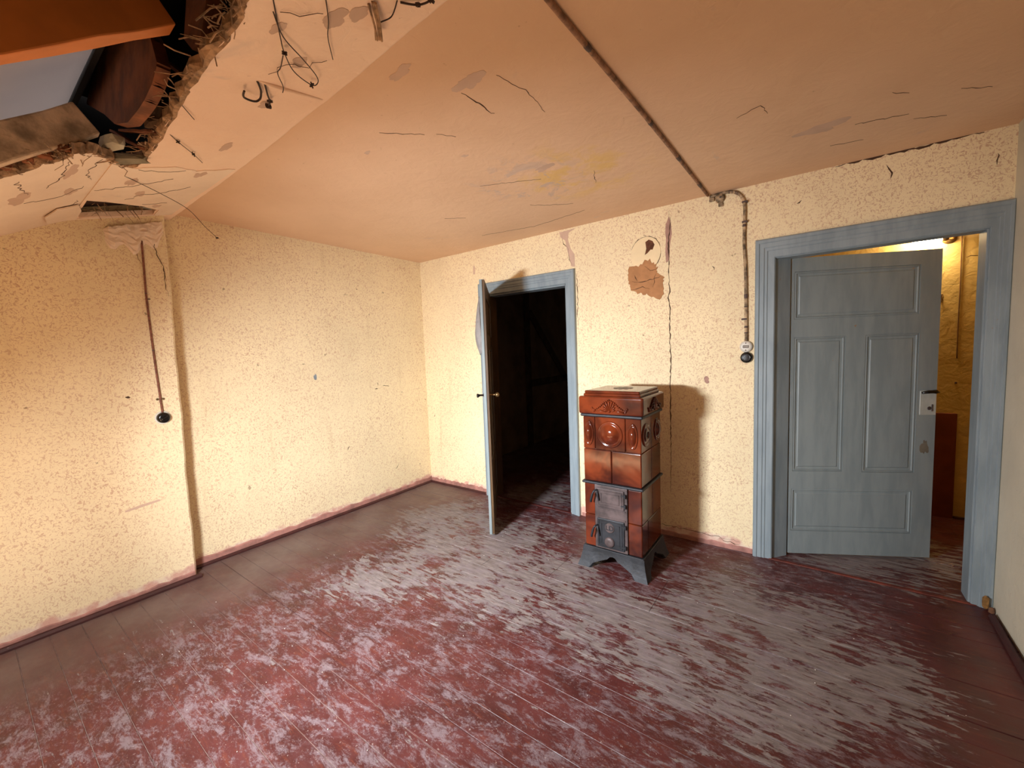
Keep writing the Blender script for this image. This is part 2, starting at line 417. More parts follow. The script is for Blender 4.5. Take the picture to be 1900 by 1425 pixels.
# skirtings
def bead(name, pts, w=0.022, h=0.026):
    bm = bmesh.new(); prev = None; P = [Vector(p) for p in pts]
    for i, p in enumerate(P):
        d = (P[min(i+1, len(P)-1)]-P[max(i-1, 0)]).normalized(); n = Vector((-d.y, d.x, 0))
        ring = [bm.verts.new(p+Vector((0, 0, 0.0))), bm.verts.new(p+n*w), bm.verts.new(p+n*w+Vector((0, 0, h*0.45))), bm.verts.new(p+n*w*0.5+Vector((0, 0, h*0.9))), bm.verts.new(p+Vector((0, 0, h)))]
        if prev:
            for k in range(5): bm.faces.new((prev[k], prev[(k+1) % 5], ring[(k+1) % 5], ring[k]))
        prev = ring
    return struct(name, bm, BASEB)
bead('baseboard_left', [(-0.02, -0.01, 0), (-0.02, -2.35, 0)], 0.026)
bead('baseboard_left_front', [(0.142, -2.33, 0), (0.142, -3.5, 0)], 0.024)
bead('baseboard_back', [(0.83, 0.0, 0), (0.0, 0.0, 0)], 0.02, 0.024)
bead('baseboard_right', [(4.372, -3.4, 0), (4.372, -0.9, 0), (4.40, -0.12, 0)], 0.022)
def strip(name, a, b, t, h, seed, side):
    rnd = random.Random(seed); bm = bmesh.new(); a = Vector(a); b = Vector(b); n = 40; s = Vector(side); prev = None
    for i in range(n+1):
        p = a.lerp(b, i/n); hh = h*(0.85+0.3*rnd.random())
        r = [bm.verts.new(p), bm.verts.new(p+s*t), bm.verts.new(p+s*t+Vector((0, 0, hh-0.006))), bm.verts.new(p+s*t*0.3+Vector((0, 0, hh))), bm.verts.new(p+Vector((0, 0, hh)))]
        if prev:
            for k in range(5): bm.faces.new((prev[k], prev[(k+1) % 5], r[(k+1) % 5], r[k]))
        prev = r
    return struct(name, bm, PINKB)
strip('trim_left_base', (-0.021, -2.35, 0), (-0.021, 0, 0), 0.012, 0.062, 1, (1, 0, 0))
strip('trim_left_front_base', (0.129, -3.5, 0), (0.129, -2.36, 0), 0.008, 0.045, 2, (1, 0, 0))
strip('trim_back_base', (0.0, 0.001, 0), (0.85, 0.001, 0), 0.010, 0.06, 3, (0, -1, 0))
strip('trim_back_middle_base', (1.95, 0.001, 0), (3.28, 0.001, 0), 0.006, 0.035, 4, (0, -1, 0))

# ------------------------------------------------------------------ ceiling
edge = [(-0.25, -2.262), (1.2, -2.277), (2.08, -2.315), (2.77, -2.36), (4.6, -2.40)]
bm = slab(edge+[(4.6, 0.2), (-0.25, 0.2)], [], CEILF, (0, 0, 0.08)); ceiling = struct('ceiling', bm, CEIL)
bm = bmesh.new()     # the lip where the flat ceiling meets the slope
prev = None
for i in range(61):
    x = -0.02+4.5*i/60
    for a, b in zip(edge, edge[1:]):
        if a[0] <= x <= b[0]: y = a[1]+(b[1]-a[1])*(x-a[0])/(b[0]-a[0])
    y += 0.0025*math.sin(x*9)+0.0015*math.sin(x*31)
    zb = SL(x, y)-0.002
    r = [bm.verts.new((x, y-0.03, SL(x, y-0.03))), bm.verts.new((x, y, zb)), bm.verts.new((x, y+0.010, zb+0.008)), bm.verts.new((x, y+0.014, H+0.01)), bm.verts.new((x, y-0.03, H+0.02))]
    if prev:
        for k in range(5): bm.faces.new((prev[k], prev[(k+1) % 5], r[(k+1) % 5], r[k]))
    prev = r
struct('trim_slope_edge', bm, SLOPE)
rnd = random.Random(11)
def jag(pts, amp, n=5):
    out = []
    for a, b in zip(pts, pts[1:]):
        for k in range(n):
            t = k/n; out.append((a[0]+(b[0]-a[0])*t+rnd.uniform(-amp, amp), a[1]+(b[1]-a[1])*t+rnd.uniform(-amp, amp)))
    out.append(pts[-1]); return out
hole_edge = jag([(3.4, -2.778), (2.9, -2.775), (2.51, -2.768), (2.43, -2.755), (2.26, -2.746), (2.02, -2.741), (1.83, -2.722), (1.59, -2.702), (1.47, -2.698), (1.255, -2.691),
                 (1.175, -2.705), (1.21, -2.74), (1.245, -2.775)], 0.005)
hole_edge = [(x, max(y, -2.7795)) for x, y in hole_edge]
low_edge = jag([(1.245, -2.785), (1.30, -2.806), (1.38, -2.843), (1.435, -2.89), (1.45, -2.935), (1.42, -2.95), (1.385, -2.976), (1.38, -3.009), (1.325, -3.043), (1.30, -3.093), (1.2, -3.2), (1.0, -3.42)], 0.006)
low_edge = [(x, min(y, -2.7805)) for x, y in low_edge]
slot = jag([(0.60, -2.762), (0.56, -2.70), (0.50, -2.62), (0.41, -2.50), (0.30, -2.41), (0.165, -2.40), (0.17, -2.58), (0.19, -2.68), (0.175, -2.74), (0.36, -2.765), (0.60, -2.762)], 0.004, 3)[:-1]
def outer_y():
    return [(x, y-0.02) for x, y in edge]
bm = slab(outer_y()+[(4.6, -2.78), (3.4, -2.78)]+hole_edge+[(1.245, -2.78), (-0.25, -2.78)], [slot], SLF, (0, 0, 0.03))
slope = struct('ceiling_slope', bm, SLOPE)
bm = slab([(-0.25, -2.7801), (1.245, -2.7801)]+low_edge+[(1.0, -3.5), (-0.25, -3.5)], [], SLF, (0, 0, 0.03)); struct('ceiling_slope_lower', bm, BAND)
bm = slab([(3.4, -2.7801), (4.6, -2.7801), (4.6, -3.5), (3.4, -3.5)], [], SLF, (0, 0, 0.03)); struct('ceiling_slope_right', bm, SLOPE)
# whitewashed skim over the left end of the slope, its ragged edge following the hole
bm = slab(jag([(0.14, -2.30), (1.18, -2.30), (1.14, -2.45), (1.20, -2.56), (1.16, -2.69)], 0.008)+[(1.19, -2.74), (1.225, -2.7795), (0.14, -2.7795)],
          [[(x, y) for x, y in jag([(0.605, -2.775), (0.56, -2.69), (0.50, -2.61), (0.41, -2.49), (0.30, -2.40), (0.155, -2.39), (0.16, -2.58), (0.18, -2.68), (0.165, -2.75), (0.36, -2.775), (0.605, -2.775)], 0.003, 2)[:-1]]],
          lambda u, v: (u, v, SL(u, v)-0.004), (0, 0, 0.006))
o = fin('plaster_skim', bm, BAND, slope); o['label'] = 'cracked whitish plaster skim by the left wall'
# loose plaster flakes
bm = slab([(0.54, -2.79), (0.40, -2.76), (0.21, -2.755), (0.22, -2.87), (0.42, -2.90), (0.55, -2.87)], [], lambda u, v: (u, v, SL(u, v)-0.012+0.10*(v+2.93)*0), (0, 0, 0.007))
o = fin('plaster_flake', bm, BAND, slope); o['label'] = 'loose pale plaster flake beside the dark slot'
# plaster broken edge layer (mortar over reeds) along the hole
bm = bmesh.new(); rr = random.Random(5)
E2 = hole_edge+low_edge[:-4]
rows = []
for i, (x, y) in enumerate(E2):
    a = E2[max(i-1, 0)]; b = E2[min(i+1, len(E2)-1)]; d = Vector((b[0]-a[0], b[1]-a[1])).normalized(); n = Vector((d.y, -d.x))
    n = -n if (n.y > 0 and x > 1.4) or (x <= 1.4 and n.x < 0) else n
    w1 = rr.uniform(0.004, 0.022)
    rows.append([bm.verts.new((x-n.x*0.008, y-n.y*0.008, SL(x, y)-0.0025)), bm.verts.new((x+n.x*w1*0.4, y+n.y*w1*0.4, SL(x, y)-0.001+rr.uniform(-.004, .004))),
                 bm.verts.new((x+n.x*w1, y+n.y*w1, SL(x, y)+0.012+rr.uniform(-.006, .006))), bm.verts.new((x+n.x*w1*0.9, y+n.y*w1*0.9, SL(x, y)+0.034)), bm.verts.new((x-n.x*0.02, y-n.y*0.02, SL(x, y)+0.034))])
for A, B in zip(rows, rows[1:]):
    for k in range(5): bm.faces.new((A[k], A[(k+1) % 5], B[(k+1) % 5], B[k]))
o = fin('broken_edge', bm, REED, slope); o['label'] = 'torn brown reed and mortar edge of the hole'
# reed stubs and fibres sticking from the torn edge
bm = bmesh.new()
for _ in range(260):
    x, y = E2[rr.randrange(len(E2))]; x += rr.uniform(-.03, .03); y += rr.uniform(-.035, .01)
    z = SL(x, y)+rr.uniform(-0.006, 0.04); L = rr.uniform(0.02, 0.08); a = rr.uniform(0, 6.28)
    p = [Vector((x, y, z))]
    d = Vector((math.cos(a), math.sin(a)*0.6-0.3, rr.uniform(-0.5, 0.3)))*L
    p += [p[0]+d*0.5+Vector((rr.uniform(-1, 1), rr.uniform(-1, 1), rr.uniform(-1, 1)))*L*0.15, p[0]+d]
    tube(bm, p, rr.uniform(0.0008, 0.0024), 4)
o = fin('reed_fibres', bm, REED, slope); o['kind'] = 'stuff'

# cracks and peeled spots of the slope and ceiling
for s, pts in enumerate([[(2.36, -2.47), (2.30, -2.50), (2.27, -2.56), (2.20, -2.58)], [(2.52, -2.68), (2.53, -2.64), (2.56, -2.60)], [(0.85, -2.40), (0.74, -2.47), (0.70, -2.56), (0.60, -2.62)], [(1.0, -2.52), (0.86, -2.66), (0.80, -2.77)], [(0.5, -2.40), (0.48, -2.52)], [(1.16, -2.69), (1.12, -2.60), (1.15, -2.50)]]):
    crack(slope, pts, lambda u, v: (u, v, SL(u, v)-0.004), 0.003, (0, 0, -1), seed=s+3, jag=0.012)
for s, (u, v, a, b) in enumerate([(2.30, -2.53, 0.035, 0.02), (2.55, -2.56, 0.045, 0.028), (2.6, -2.52, 0.04, 0.02), (2.44, -2.66, 0.03, 0.015), (1.97, -2.49, 0.03, 0.02), (1.5, -2.45, 0.05, 0.02)]):
    bm = slab(rough_blob(u, v, a, b, seed=s+40), [], lambda p, q: (p, q, SL(p, q)-0.001), (0, 0, 0.0005)); fin('bare_spot', bm, GREYP, slope)
for s, pts in enumerate([[(1.95, -1.98), (2.10, -1.83)], [(2.15, -1.80), (2.2, -1.72)], [(2.46, -1.75), (2.45, -1.95)], [(2.62, -1.95), (2.66, -1.8), (2.64, -1.62)], [(1.9, -1.2), (2.25, -1.03)], [(2.55, -0.93), (2.48, -0.75)], [(1.95, -0.7), (2.05, -0.6), (2.2, -0.52)],
                         [(3.75, -0.55), (3.95, -0.50)], [(3.98, -0.42), (4.1, -0.36)], [(3.66, -0.35), (3.8, -0.32)], [(3.86, -0.78), (3.92, -0.73)], [(4.1, -0.62), (4.2, -0.55)], [(1.3, -0.9), (1.42, -0.8)], [(3.3, -1.0), (3.4, -1.05), (3.42, -0.95)], [(1.2, -0.35), (1.7, -0.25), (2.2, -0.33)]]):
    crack(ceiling, pts, CEILF, 0.006 if s in (0, 2, 7) else 0.0035, (0, 0, -1), seed=s+20)
for s, (u, v, a, b) in enumerate([(2.52, -1.98, 0.07, 0.035), (2.36, -2.18, 0.06, 0.02), (2.1, -1.55, 0.02, 0.012), (2.35, -1.15, 0.06, 0.03), (3.62, -0.62, 0.10, 0.05), (1.75, -1.9, 0.02, 0.012)]):
    bm = slab(rough_blob(u, v, a, b, seed=s+60, amp=0.3), [], lambda p, q: (p, q, H-0.001), (0, 0, 0.0006)); fin('bare_spot', bm, GREYP, ceiling)
# raised seam of fill along the wall head
crack(wall_back, [(3.7, 2.538), (4.3, 2.536)], BACK, 0.016, (0, -1, 0), seed=91)

bm = bmesh.new(); tube(bm, [(2.138, -2.585, SL(0, -2.585)+0.002), (2.125, -2.53, SL(0, -2.53)-0.002), (2.10, -2.42, SL(0, -2.42)-0.001), (2.082, -2.33, SL(0, -2.33)+0.001)], [0.003, 0.008, 0.007, 0.004], 8)
o = fin('plaster_ridge', bm, SLOPE, slope, True); o['label'] = 'low plaster ridge beside the rusty hook'
for s_, (u, v, a, b) in enumerate([(0.95, -2.66, 0.07, 0.018), (0.72, -2.58, 0.05, 0.02), (0.42, -2.44, 0.04, 0.02), (1.08, -2.42, 0.05, 0.02)]):
    bm = slab(rough_blob(u, v, a, b, seed=s_+140, amp=0.3), [], lambda p, q: (p, q, SL(p, q)-0.0047), (0, 0, 0.0006)); fin('bare_spot', bm, GREYP, slope)
low = bpy.data.objects['ceiling_slope_lower']
for s_, pts in enumerate([[(1.30, -2.83), (1.12, -2.84), (1.0, -2.81)], [(1.35, -2.93), (1.15, -2.92), (1.0, -2.95)], [(0.9, -2.82), (0.78, -2.90), (0.80, -3.0)], [(0.62, -2.80), (0.45, -2.84), (0.3, -2.83)], [(1.2, -3.05), (0.95, -3.0)]]):
    crack(low, pts, lambda u, v: (u, v, SL(u, v)), 0.0032, (0, 0, -1), seed=s_+150, jag=0.010)
for s_, (u, v, a, b) in enumerate([(1.2, -2.90, 0.08, 0.02), (0.85, -2.86, 0.06, 0.02), (0.9, -3.02, 0.09, 0.03)]):
    bm = slab(rough_blob(u, v, a, b, seed=s_+160, amp=0.3), [], lambda p, q: (p, q, SL(p, q)-0.0006), (0, 0, 0.0006)); fin('bare_spot', bm, GREYP, low)

# ------------------------------------------------------------------ roof void above the hole
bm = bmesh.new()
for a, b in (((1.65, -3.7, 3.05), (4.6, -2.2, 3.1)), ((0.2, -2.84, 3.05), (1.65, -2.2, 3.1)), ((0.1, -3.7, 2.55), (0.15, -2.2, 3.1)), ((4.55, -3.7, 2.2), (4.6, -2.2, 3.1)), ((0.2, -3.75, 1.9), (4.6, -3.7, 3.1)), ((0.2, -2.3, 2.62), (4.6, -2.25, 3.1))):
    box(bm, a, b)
struct('wall_roof_void', bm, DARK)  # darkness of the attic put into the near-black colour
bm = slab([(-2.84, 2.668), (-2.84, 3.06), (-3.5, 3.06), (-3.5, 2.155)], [], lambda u, v: (1.602, u, v), (0.02, 0, 0)); struct('void_baffle_side', bm, DARK)  # added unseen panel, keeps sky light off the broken board
bm = bmesh.new(); box(bm, (0.14, -2.838, 2.66), (1.62, -2.82, 3.06)); struct('void_baffle_back', bm, DARK)  # second added baffle, stops sky light leaking past the sheet
def sbox(name, x0, x1, ya, yb, z_b, hgt, mat, label, cat, bev=0.004):
    """timber following the 38 degree roof: its lower edge passes (yb, z_b) and it runs down to ya"""
    L = (yb-ya)/math.cos(math.atan(0.77)); bm = bmesh.new(); box(bm, (x0, -L, 0), (x1, 0, hgt), bev, 2)
    bmesh.ops.subdivide_edges(bm, edges=[e for e in bm.edges if abs(e.verts[0].co.y-e.verts[1].co.y) > 0.3], cuts=6)
    for v in bm.verts: v.co.x += 0.003*math.sin(v.co.y*17); v.co.z += 0.002*math.sin(v.co.y*23+v.co.x*40)
    bmesh.ops.rotate(bm, verts=bm.verts, cent=(0, 0, 0), matrix=Matrix.Rotation(math.atan(0.77), 3, 'X'))
    bmesh.ops.translate(bm, verts=bm.verts, vec=(0, yb, z_b))
    o = fin(name, bm, mat); return T(o, label, cat)
sbox('rafter', 2.14, 2.20, -3.36, -2.812, 2.417, 0.24, ORANGE, 'smooth orange-brown timber crossing the top left corner of the hole', 'rafter')
sbox('rafter', 1.41, 1.45, -3.36, -2.845, 2.366, 0.108, WASHED, 'whitewashed rough timber with a sawn end above the left wall', 'rafter', 0.006)
bm = bmesh.new(); rows = []
for i in range(13):
    t = i/12; row = []
    for k in range(9):
        q = k/8; y = -2.84-0.5*t
        row.append(bm.verts.new((0.16+1.44*q, y, 2.62+0.78*(y+2.9)+0.015*math.sin(q*3.1+t*2))))
    rows.append(row)
for A, B in zip(rows, rows[1:]):
    for k in range(8): bm.faces.new((A[k], A[k+1], B[k+1], B[k]))
bmesh.ops.solidify(bm, geom=bm.faces[:], thickness=0.004)
o = fin('roofing_sheet', bm, SHEET, None, True); T(o, 'white roofing sheet showing between the orange and whitewashed timbers', 'sheet')
bm = slab([(0.86, 2.72), (1.20, 2.55), (1.37, 2.45), (1.56, 2.39), (1.70, 2.385), (1.78, 2.388), (1.87, 2.405), (1.93, 2.44), (1.87, 2.55), (1.75, 2.68), (1.6, 2.80), (1.33, 2.80), (1.1, 2.80)], [], lambda u, v: (u, -2.79+0.05*(v-2.4), v), (0, 0.035, 0))
bmesh.ops.bevel(bm, geom=[e for e in bm.edges if abs(e.verts[0].co.y-e.verts[1].co.y) > 0.03 and abs(e.verts[0].co.x-e.verts[1].co.x) < 1e-4], offset=0.008, segments=2, affect='EDGES')
o = fin('broken_board', bm, WOOD); T(o, 'broad rough brown board standing behind the sawn timber end', 'board')
bm = slab([(2.02, 2.50), (2.10, 2.43), (2.16, 2.42), (2.20, 2.50), (2.26, 2.70), (2.05, 2.75)], [], lambda u, v: (u, -2.75+0.1*(v-2.4), v), (0, 0.04, 0))
o = fin('timber_end', bm, WOOD); T(o, 'dark brown board end right of the orange timber', 'board')
bm = bmesh.new(); rows = []
for i in range(9):
    row = []
    for k in range(17):
        x = 1.95+1.1*k/16; y = -2.60+0.10*i/8; row.append(bm.verts.new((x, y-0.05*math.sin(i*0.5), 2.60+0.14*i/8+0.012*math.sin(k*1.3+i))))
    rows.append(row)
for A, B in zip(rows, rows[1:]):
    for k in range(16): bm.faces.new((A[k], A[k+1], B[k+1], B[k]))
bmesh.ops.solidify(bm, geom=bm.faces[:], thickness=0.004)
o = fin('plastic_sheet', bm, TARP, None, True); T(o, 'dark plastic sheet high in the hole at the picture top', 'sheet')
bat = [((1.72, -2.725, 2.585), (2.01, -2.722, 2.385), 0.010, 'orange lath slanting down to the torn plaster edge'),
       ((2.04, -2.68, 2.50), (2.32, -2.68, 2.41), 0.011, 'dark lath running right from the orange timber end'),
       ((1.98, -2.70, 2.45), (2.16, -2.70, 2.39), 0.009, 'short lath lying below the other dark lath'),
       ((1.18, -2.755, 2.50), (1.40, -2.72, 2.372), 0.010, 'split lath dropping from the sawn timber end'),
       ((1.26, -2.745, 2.48), (1.56, -2.715, 2.385), 0.008, 'thin split lath in the dark corner of the hole')]
for a, b, r, lab in bat:
    bm = bmesh.new(); A = Vector(a); B = Vector(b); d = (B-A).normalized(); s = d.cross(Vector((0, 0, 1))).normalized(); u = s.cross(d)
    N = 6; prev = None
    for i in range(N+1):
        p = A.lerp(B, i/N)+s*rr.uniform(-.003, .003)+u*rr.uniform(-.003, .003); k = 1-0.25*(i == N)
        ring = [bm.verts.new(p+s*r*1.3*k+u*r*0.5), bm.verts.new(p-s*r*1.3*k+u*r*0.5), bm.verts.new(p-s*r*1.3*k-u*r*0.5), bm.verts.new(p+s*r*1.3*k-u*r*0.5)]
        if prev:
            for q in range(4): bm.faces.new((prev[q], prev[(q+1) % 4], ring[(q+1) % 4], ring[q]))
        else: bm.faces.new(ring[::-1])
        prev = ring
    bm.faces.new(prev); o = fin('lath', bm, WOOD); T(o, lab, 'lath')
def lump(name, c, sx, sy, sz, mat, label, cat, seed, rz=0.0):
    rnd = random.Random(seed); bm = bmesh.new(); bmesh.ops.create_icosphere(bm, subdivisions=2, radius=1)
    for v in bm.verts:
        k = 1+rnd.uniform(-0.13, 0.13); v.co = Vector((max(-.75, min(.75, v.co.x))*sx*k, max(-.75, min(.75, v.co.y))*sy*k, max(-.7, min(.7, v.co.z))*sz*k))
    bmesh.ops.rotate(bm, verts=bm.verts, cent=(0, 0, 0), matrix=Matrix.Rotation(rz, 3, 'Z'))
    o = fin(name, bm, mat); o.location = c; return T(o, label, cat)
lump('mortar_lump', (1.34, -2.795, 2.385), 0.065, 0.035, 0.03, simple('pale_mortar', srgb(200, 190, 165), 0.9, 0.15, 14, 0.5), 'pale squared mortar lump caught under the whitewashed timber', 'rubble', 4, 0.2)
lump('mortar_lump', (1.26, -2.745, 2.365), 0.11, 0.035, 0.02, simple('grey_mortar', srgb(150, 140, 118), 0.9, 0.2, 14, 0.5), 'flat grey mortar lump on the lip of the hole', 'rubble', 5, 0.7)
lump('clay_lump', (1.60, -2.69, 2.43), 0.10, 0.05, 0.05, simple('brown_clay', srgb(112, 84, 60), 0.95, 0.25, 14, 0.6), 'brown clay lump in the dark corner of the hole', 'rubble', 6, 0.3)
for i, (x, y, s) in enumerate([(1.36, -3.03, 0.022), (1.38, -2.99, 0.025), (1.42, -2.945, 0.022), (1.32, -3.08, 0.02)]):
    lump('clay_lump', (x+0.01, y, SL(x, y)+0.024), s*1.3, s, s*0.8, WOOD, ['dark crumb of clay between timber and plaster, far left', 'dark larger crumb of clay along the lower timber edge', 'small dark clay crumb nearest the pale mortar lump', 'dark clay crumb at the picture edge under the timber'][i], 'rubble', 8+i)
# dark slot backing and its twigs
bm = slab([(0.06, -2.34), (0.72, -2.34), (0.72, -2.80), (0.06, -2.80)], [], lambda u, v: (u, v, SL(u, v)+0.075), (0, 0, 0.01)); fin('slot_boarding', bm, simple('dark_old_boarding', srgb(70, 40, 28), 0.9, 0.35, 12, 0.6), slope)
bm = bmesh.new()
for _ in range(26):
    x = rr.uniform(0.17, 0.46); y = -2.75+(0.6-x)*0.0+rr.uniform(0.05, 0.30); z = SL(x, y)+rr.uniform(0.0, 0.04)
    d = Vector((rr.uniform(-.05, .05), rr.uniform(-.05, .05), rr.uniform(-.06, .01)))
    tube(bm, [(x, y, z), Vector((x, y, z))+d*0.6+Vector((0.004, 0, 0)), Vector((x, y, z))+d], rr.uniform(0.0008, 0.0022), 4)
o = fin('reed_fibres', bm, REED, slope); o['kind'] = 'stuff'

# hanging wires and cords of the slope
def wire(name, pts, r, label, mat=WIRE, knots=(), cat='wire', group=None, n=6):
    bm = bmesh.new(); P = smooth_path(pts, n); tube(bm, P, r, 5)
    for k in knots:
        c = Vector(pts[k])
        for _ in range(5):
            d = Vector((rr.uniform(-1, 1), rr.uniform(-1, 1), rr.uniform(-1, 1)))*0.007
            tube(bm, [c-d, c+d*0.3, c+d], r*1.8, 4)
    o = fin(name, bm, mat); return T(o, label, cat, group)
def sp(x, y, d): return (x, y, SL(x, y)-d)
wire('wire_loop', [sp(2.545, -2.72, 0.0), sp(2.42, -2.645, 0.012), sp(2.366, -2.609, 0.02), sp(2.279, -2.537, 0.022), sp(2.215, -2.445, 0.02), sp(2.24, -2.437, 0.02), sp(2.285, -2.47, 0.02), sp(2.355, -2.55, 0.018), sp(2.427, -2.641, 0.012), sp(2.50, -2.70, 0.0)], 0.0016, 'long loop of rusty wire hanging from the pink slope', knots=(2, 4))
wire('wire_end', [sp(2.362, -2.612, 0.026), sp(2.30, -2.59, 0.028), sp(2.25, -2.575, 0.022), sp(2.17, -2.52, 0.02), sp(2.11, -2.493, 0.012)], 0.0015, 'kinked wire end dangling below the knot of the wire loop')
wire('wire_strand', [sp(2.606, -2.619, 0.0), sp(2.55, -2.58, 0.012), sp(2.484, -2.543, 0.014), sp(2.38, -2.465, 0.012)], 0.0014, 'single straight wire right of the wire loop')
wire('rusty_hook', [sp(2.135, -2.585, 0.0), sp(2.10, -2.56, 0.012), sp(2.055, -2.545, 0.02), sp(2.045, -2.56, 0.026), sp(2.065, -2.60, 0.026), sp(2.10, -2.612, 0.022)], 0.0035, 'curved rusty hook on the pink slope', cat='hook')
wire('frayed_cord', [sp(2.13, -2.56, 0.0), sp(2.08, -2.53, 0.012), sp(2.04, -2.505, 0.016), sp(1.995, -2.49, 0.014)], 0.003, 'short frayed black cord stub beside the rusty hook', knots=(2, 3, 3), cat='cord')
wire('straw_stem', [sp(1.64, -2.71, -0.01), sp(1.55, -2.64, 0.008), sp(1.42, -2.55, 0.012), sp(1.297, -2.478, 0.01)], 0.0014, 'dark stem with nodes lying over the slope below the torn edge', knots=(1, 2), cat='stem')
wire('straw_stem', [sp(1.92, -2.75, -0.01), sp(1.86, -2.70, 0.008), sp(1.80, -2.66, 0.012)], 0.0014, 'short dark stem near the middle of the torn edge', cat='stem')
wire('hanging_thread', [(1.049, -2.708, 2.366), (0.80, -2.509, 2.40), (0.674, -2.36, 2.387), (0.56, -2.25, 2.34), (0.512, -2.171, 2.294)], 0.0016, 'long dark thread curving down in front of the left wall top', knots=(4,), cat='thread')
# fibrous splinter hanging at the top
bm = bmesh.new()
for _ in range(9):
    o1 = Vector((rr.uniform(-.010, .010), rr.uniform(-.006, .006), rr.uniform(-.004, .004)))
    tube(bm, [Vector(sp(2.66, -2.52, 0.004))+o1, Vector(sp(2.61, -2.468, 0.02))+o1*0.8, Vector(sp(2.565, -2.43, 0.03+rr.uniform(-.004, .004)))+o1*rr.uniform(0.2, 1)], rr.uniform(0.002, 0.004), 5)
o = fin('torn_splinter', bm, REED); T(o, 'torn brown reed splinter hanging from the slope near the ceiling edge', 'splinter')
wire('wire_curl', [sp(2.70, -2.47, 0.0), sp(2.655, -2.455, 0.015), sp(2.62, -2.47, 0.02), sp(2.60, -2.455, 0.024)], 0.0018, 'small curled wire touching the torn reed splinter')
wire('root_fibre', [sp(2.70, -2.46, 0.002), sp(2.73, -2.425, 0.012), sp(2.765, -2.41, 0.012), sp(2.80, -2.42, 0.004)], 0.0028, 'rough brown fibre stub at the picture top beside the splinter', knots=(1, 2), cat='fibre')

# ------------------------------------------------------------------ back wall damage
def patch(name, outline, mat, parent, fn, tv, label=None, d=0.0):
    bm = slab(outline, [], fn, tv); o = fin(name, bm, mat, parent)
    if label: o['label'] = label
    return o
P0 = lambda e: (lambda u, v: (u, -e, v))
patch('bare_clay_patch', [(2.545+(x-2.545)*k, 2.015+(y-2.015)*k) for (x, y), k in zip(rough_blob(2.545, 2.015, 0.135, 0.140, 70, 0.26, 12), [1+random.Random(i*7).uniform(-.05, .05) for i in range(70)])], CLAY, wall_back, P0(0.004), (0, 0.003, 0), 'round bare brown clay patch with cracks')
for s, pts in enumerate([[(2.43, 2.02), (2.50, 2.0), (2.58, 2.01), (2.66, 2.03)], [(2.46, 2.06), (2.48, 2.01)], [(2.43, 1.95), (2.52, 1.96), (2.58, 1.94)], [(2.54, 2.12), (2.58, 2.08), (2.64, 2.09)], [(2.62, 2.05), (2.60, 1.95)]]):
    crack(wall_back, pts, P0(0.0045), 0.005, seed=s+70)
# papered-over stovepipe hole with torn corner
ring = [(2.545+0.115*math.cos(6.2832*i/40), 2.215+0.125*math.sin(6.2832*i/40)) for i in range(40)]
patch('pipe_hole_cover', ring, PALE, wall_back, P0(0.0035), (0, 0.003, 0), 'pale papered disc over the old stovepipe hole')
crack(wall_back, [(2.545+0.118*math.cos(a), 2.215+0.128*math.sin(a)) for a in [0.3+0.25*i for i in range(11)]], P0(0.002), 0.005, seed=80, jag=0.002)
crack(wall_back, [(2.545+0.118*math.cos(a), 2.215+0.128*math.sin(a)) for a in [-0.9+0.2*i for i in range(5)]], P0(0.002), 0.004, seed=81, jag=0.002)
patch('torn_hole', [(2.545, 2.30), (2.572, 2.315), (2.60, 2.30), (2.615, 2.27), (2.60, 2.235), (2.585, 2.238), (2.56, 2.215), (2.54, 2.205), (2.552, 2.25)], simple('dark_torn_hole', srgb(120, 74, 50), 0.95, 0.3, 20, 0.6), wall_back, P0(0.0048), (0, 0.003, 0), 'dark torn hole in the round paper disc')
# long vertical crack
crack(wall_back, [(2.722, 2.50), (2.715, 2.30), (2.718, 2.05), (2.722, 1.9), (2.712, 1.86), (2.724, 1.8), (2.723, 1.5), (2.73, 1.42), (2.722, 1.2), (2.724, 0.8), (2.722, 0.35)], BACK, 0.0075, seed=90, jag=0.004)
patch('bare_mauve_strip', [(2.698, 2.40), (2.722, 2.46), (2.736, 2.40), (2.742, 2.33), (2.728, 2.25), (2.722, 2.14), (2.70, 2.12), (2.694, 2.2), (2.70, 2.3), (2.694, 2.35)], MAUVE, wall_back, P0(0.0015), (0, 0.001, 0), 'mauve strip bared at the top of the long crack')
crack(wall_back, [(2.732, 2.45), (2.716, 2.22), (2.722, 2.10)], P0(0.002), 0.008, seed=92, jag=0.004)
crack(wall_back, [(1.81, 2.50), (1.835, 2.42), (1.87, 2.38), (1.875, 2.30), (1.91, 2.22)], BACK, 0.006, seed=93)
patch('bare_grey_strip', [(1.79, 2.52), (1.95, 2.528), (1.88, 2.50), (1.875, 2.44), (1.90, 2.36), (1.935, 2.31), (1.935, 2.205), (1.90, 2.215), (1.885, 2.29), (1.86, 2.37), (1.85, 2.44), (1.80, 2.48)], GREYP, wall_back, P0(0.0012), (0, 0.001, 0), 'grey bared plaster streak running up from the narrow door')
patch('bare_grey_spot', rough_blob(2.98, 1.24, 0.018, 0.025, seed=5), MAUVE, wall_back, P0(0.0012), (0, 0.001, 0))
patch('bare_grey_spot', [(0.775, 2.30), (0.80, 2.30), (0.798, 2.385), (0.78, 2.38)], GREYP, wall_back, P0(0.0012), (0, 0.001, 0))
crack(wall_back, [(1.95, 2.15), (1.955, 1.95), (1.948, 1.7)], BACK, 0.006, seed=94)
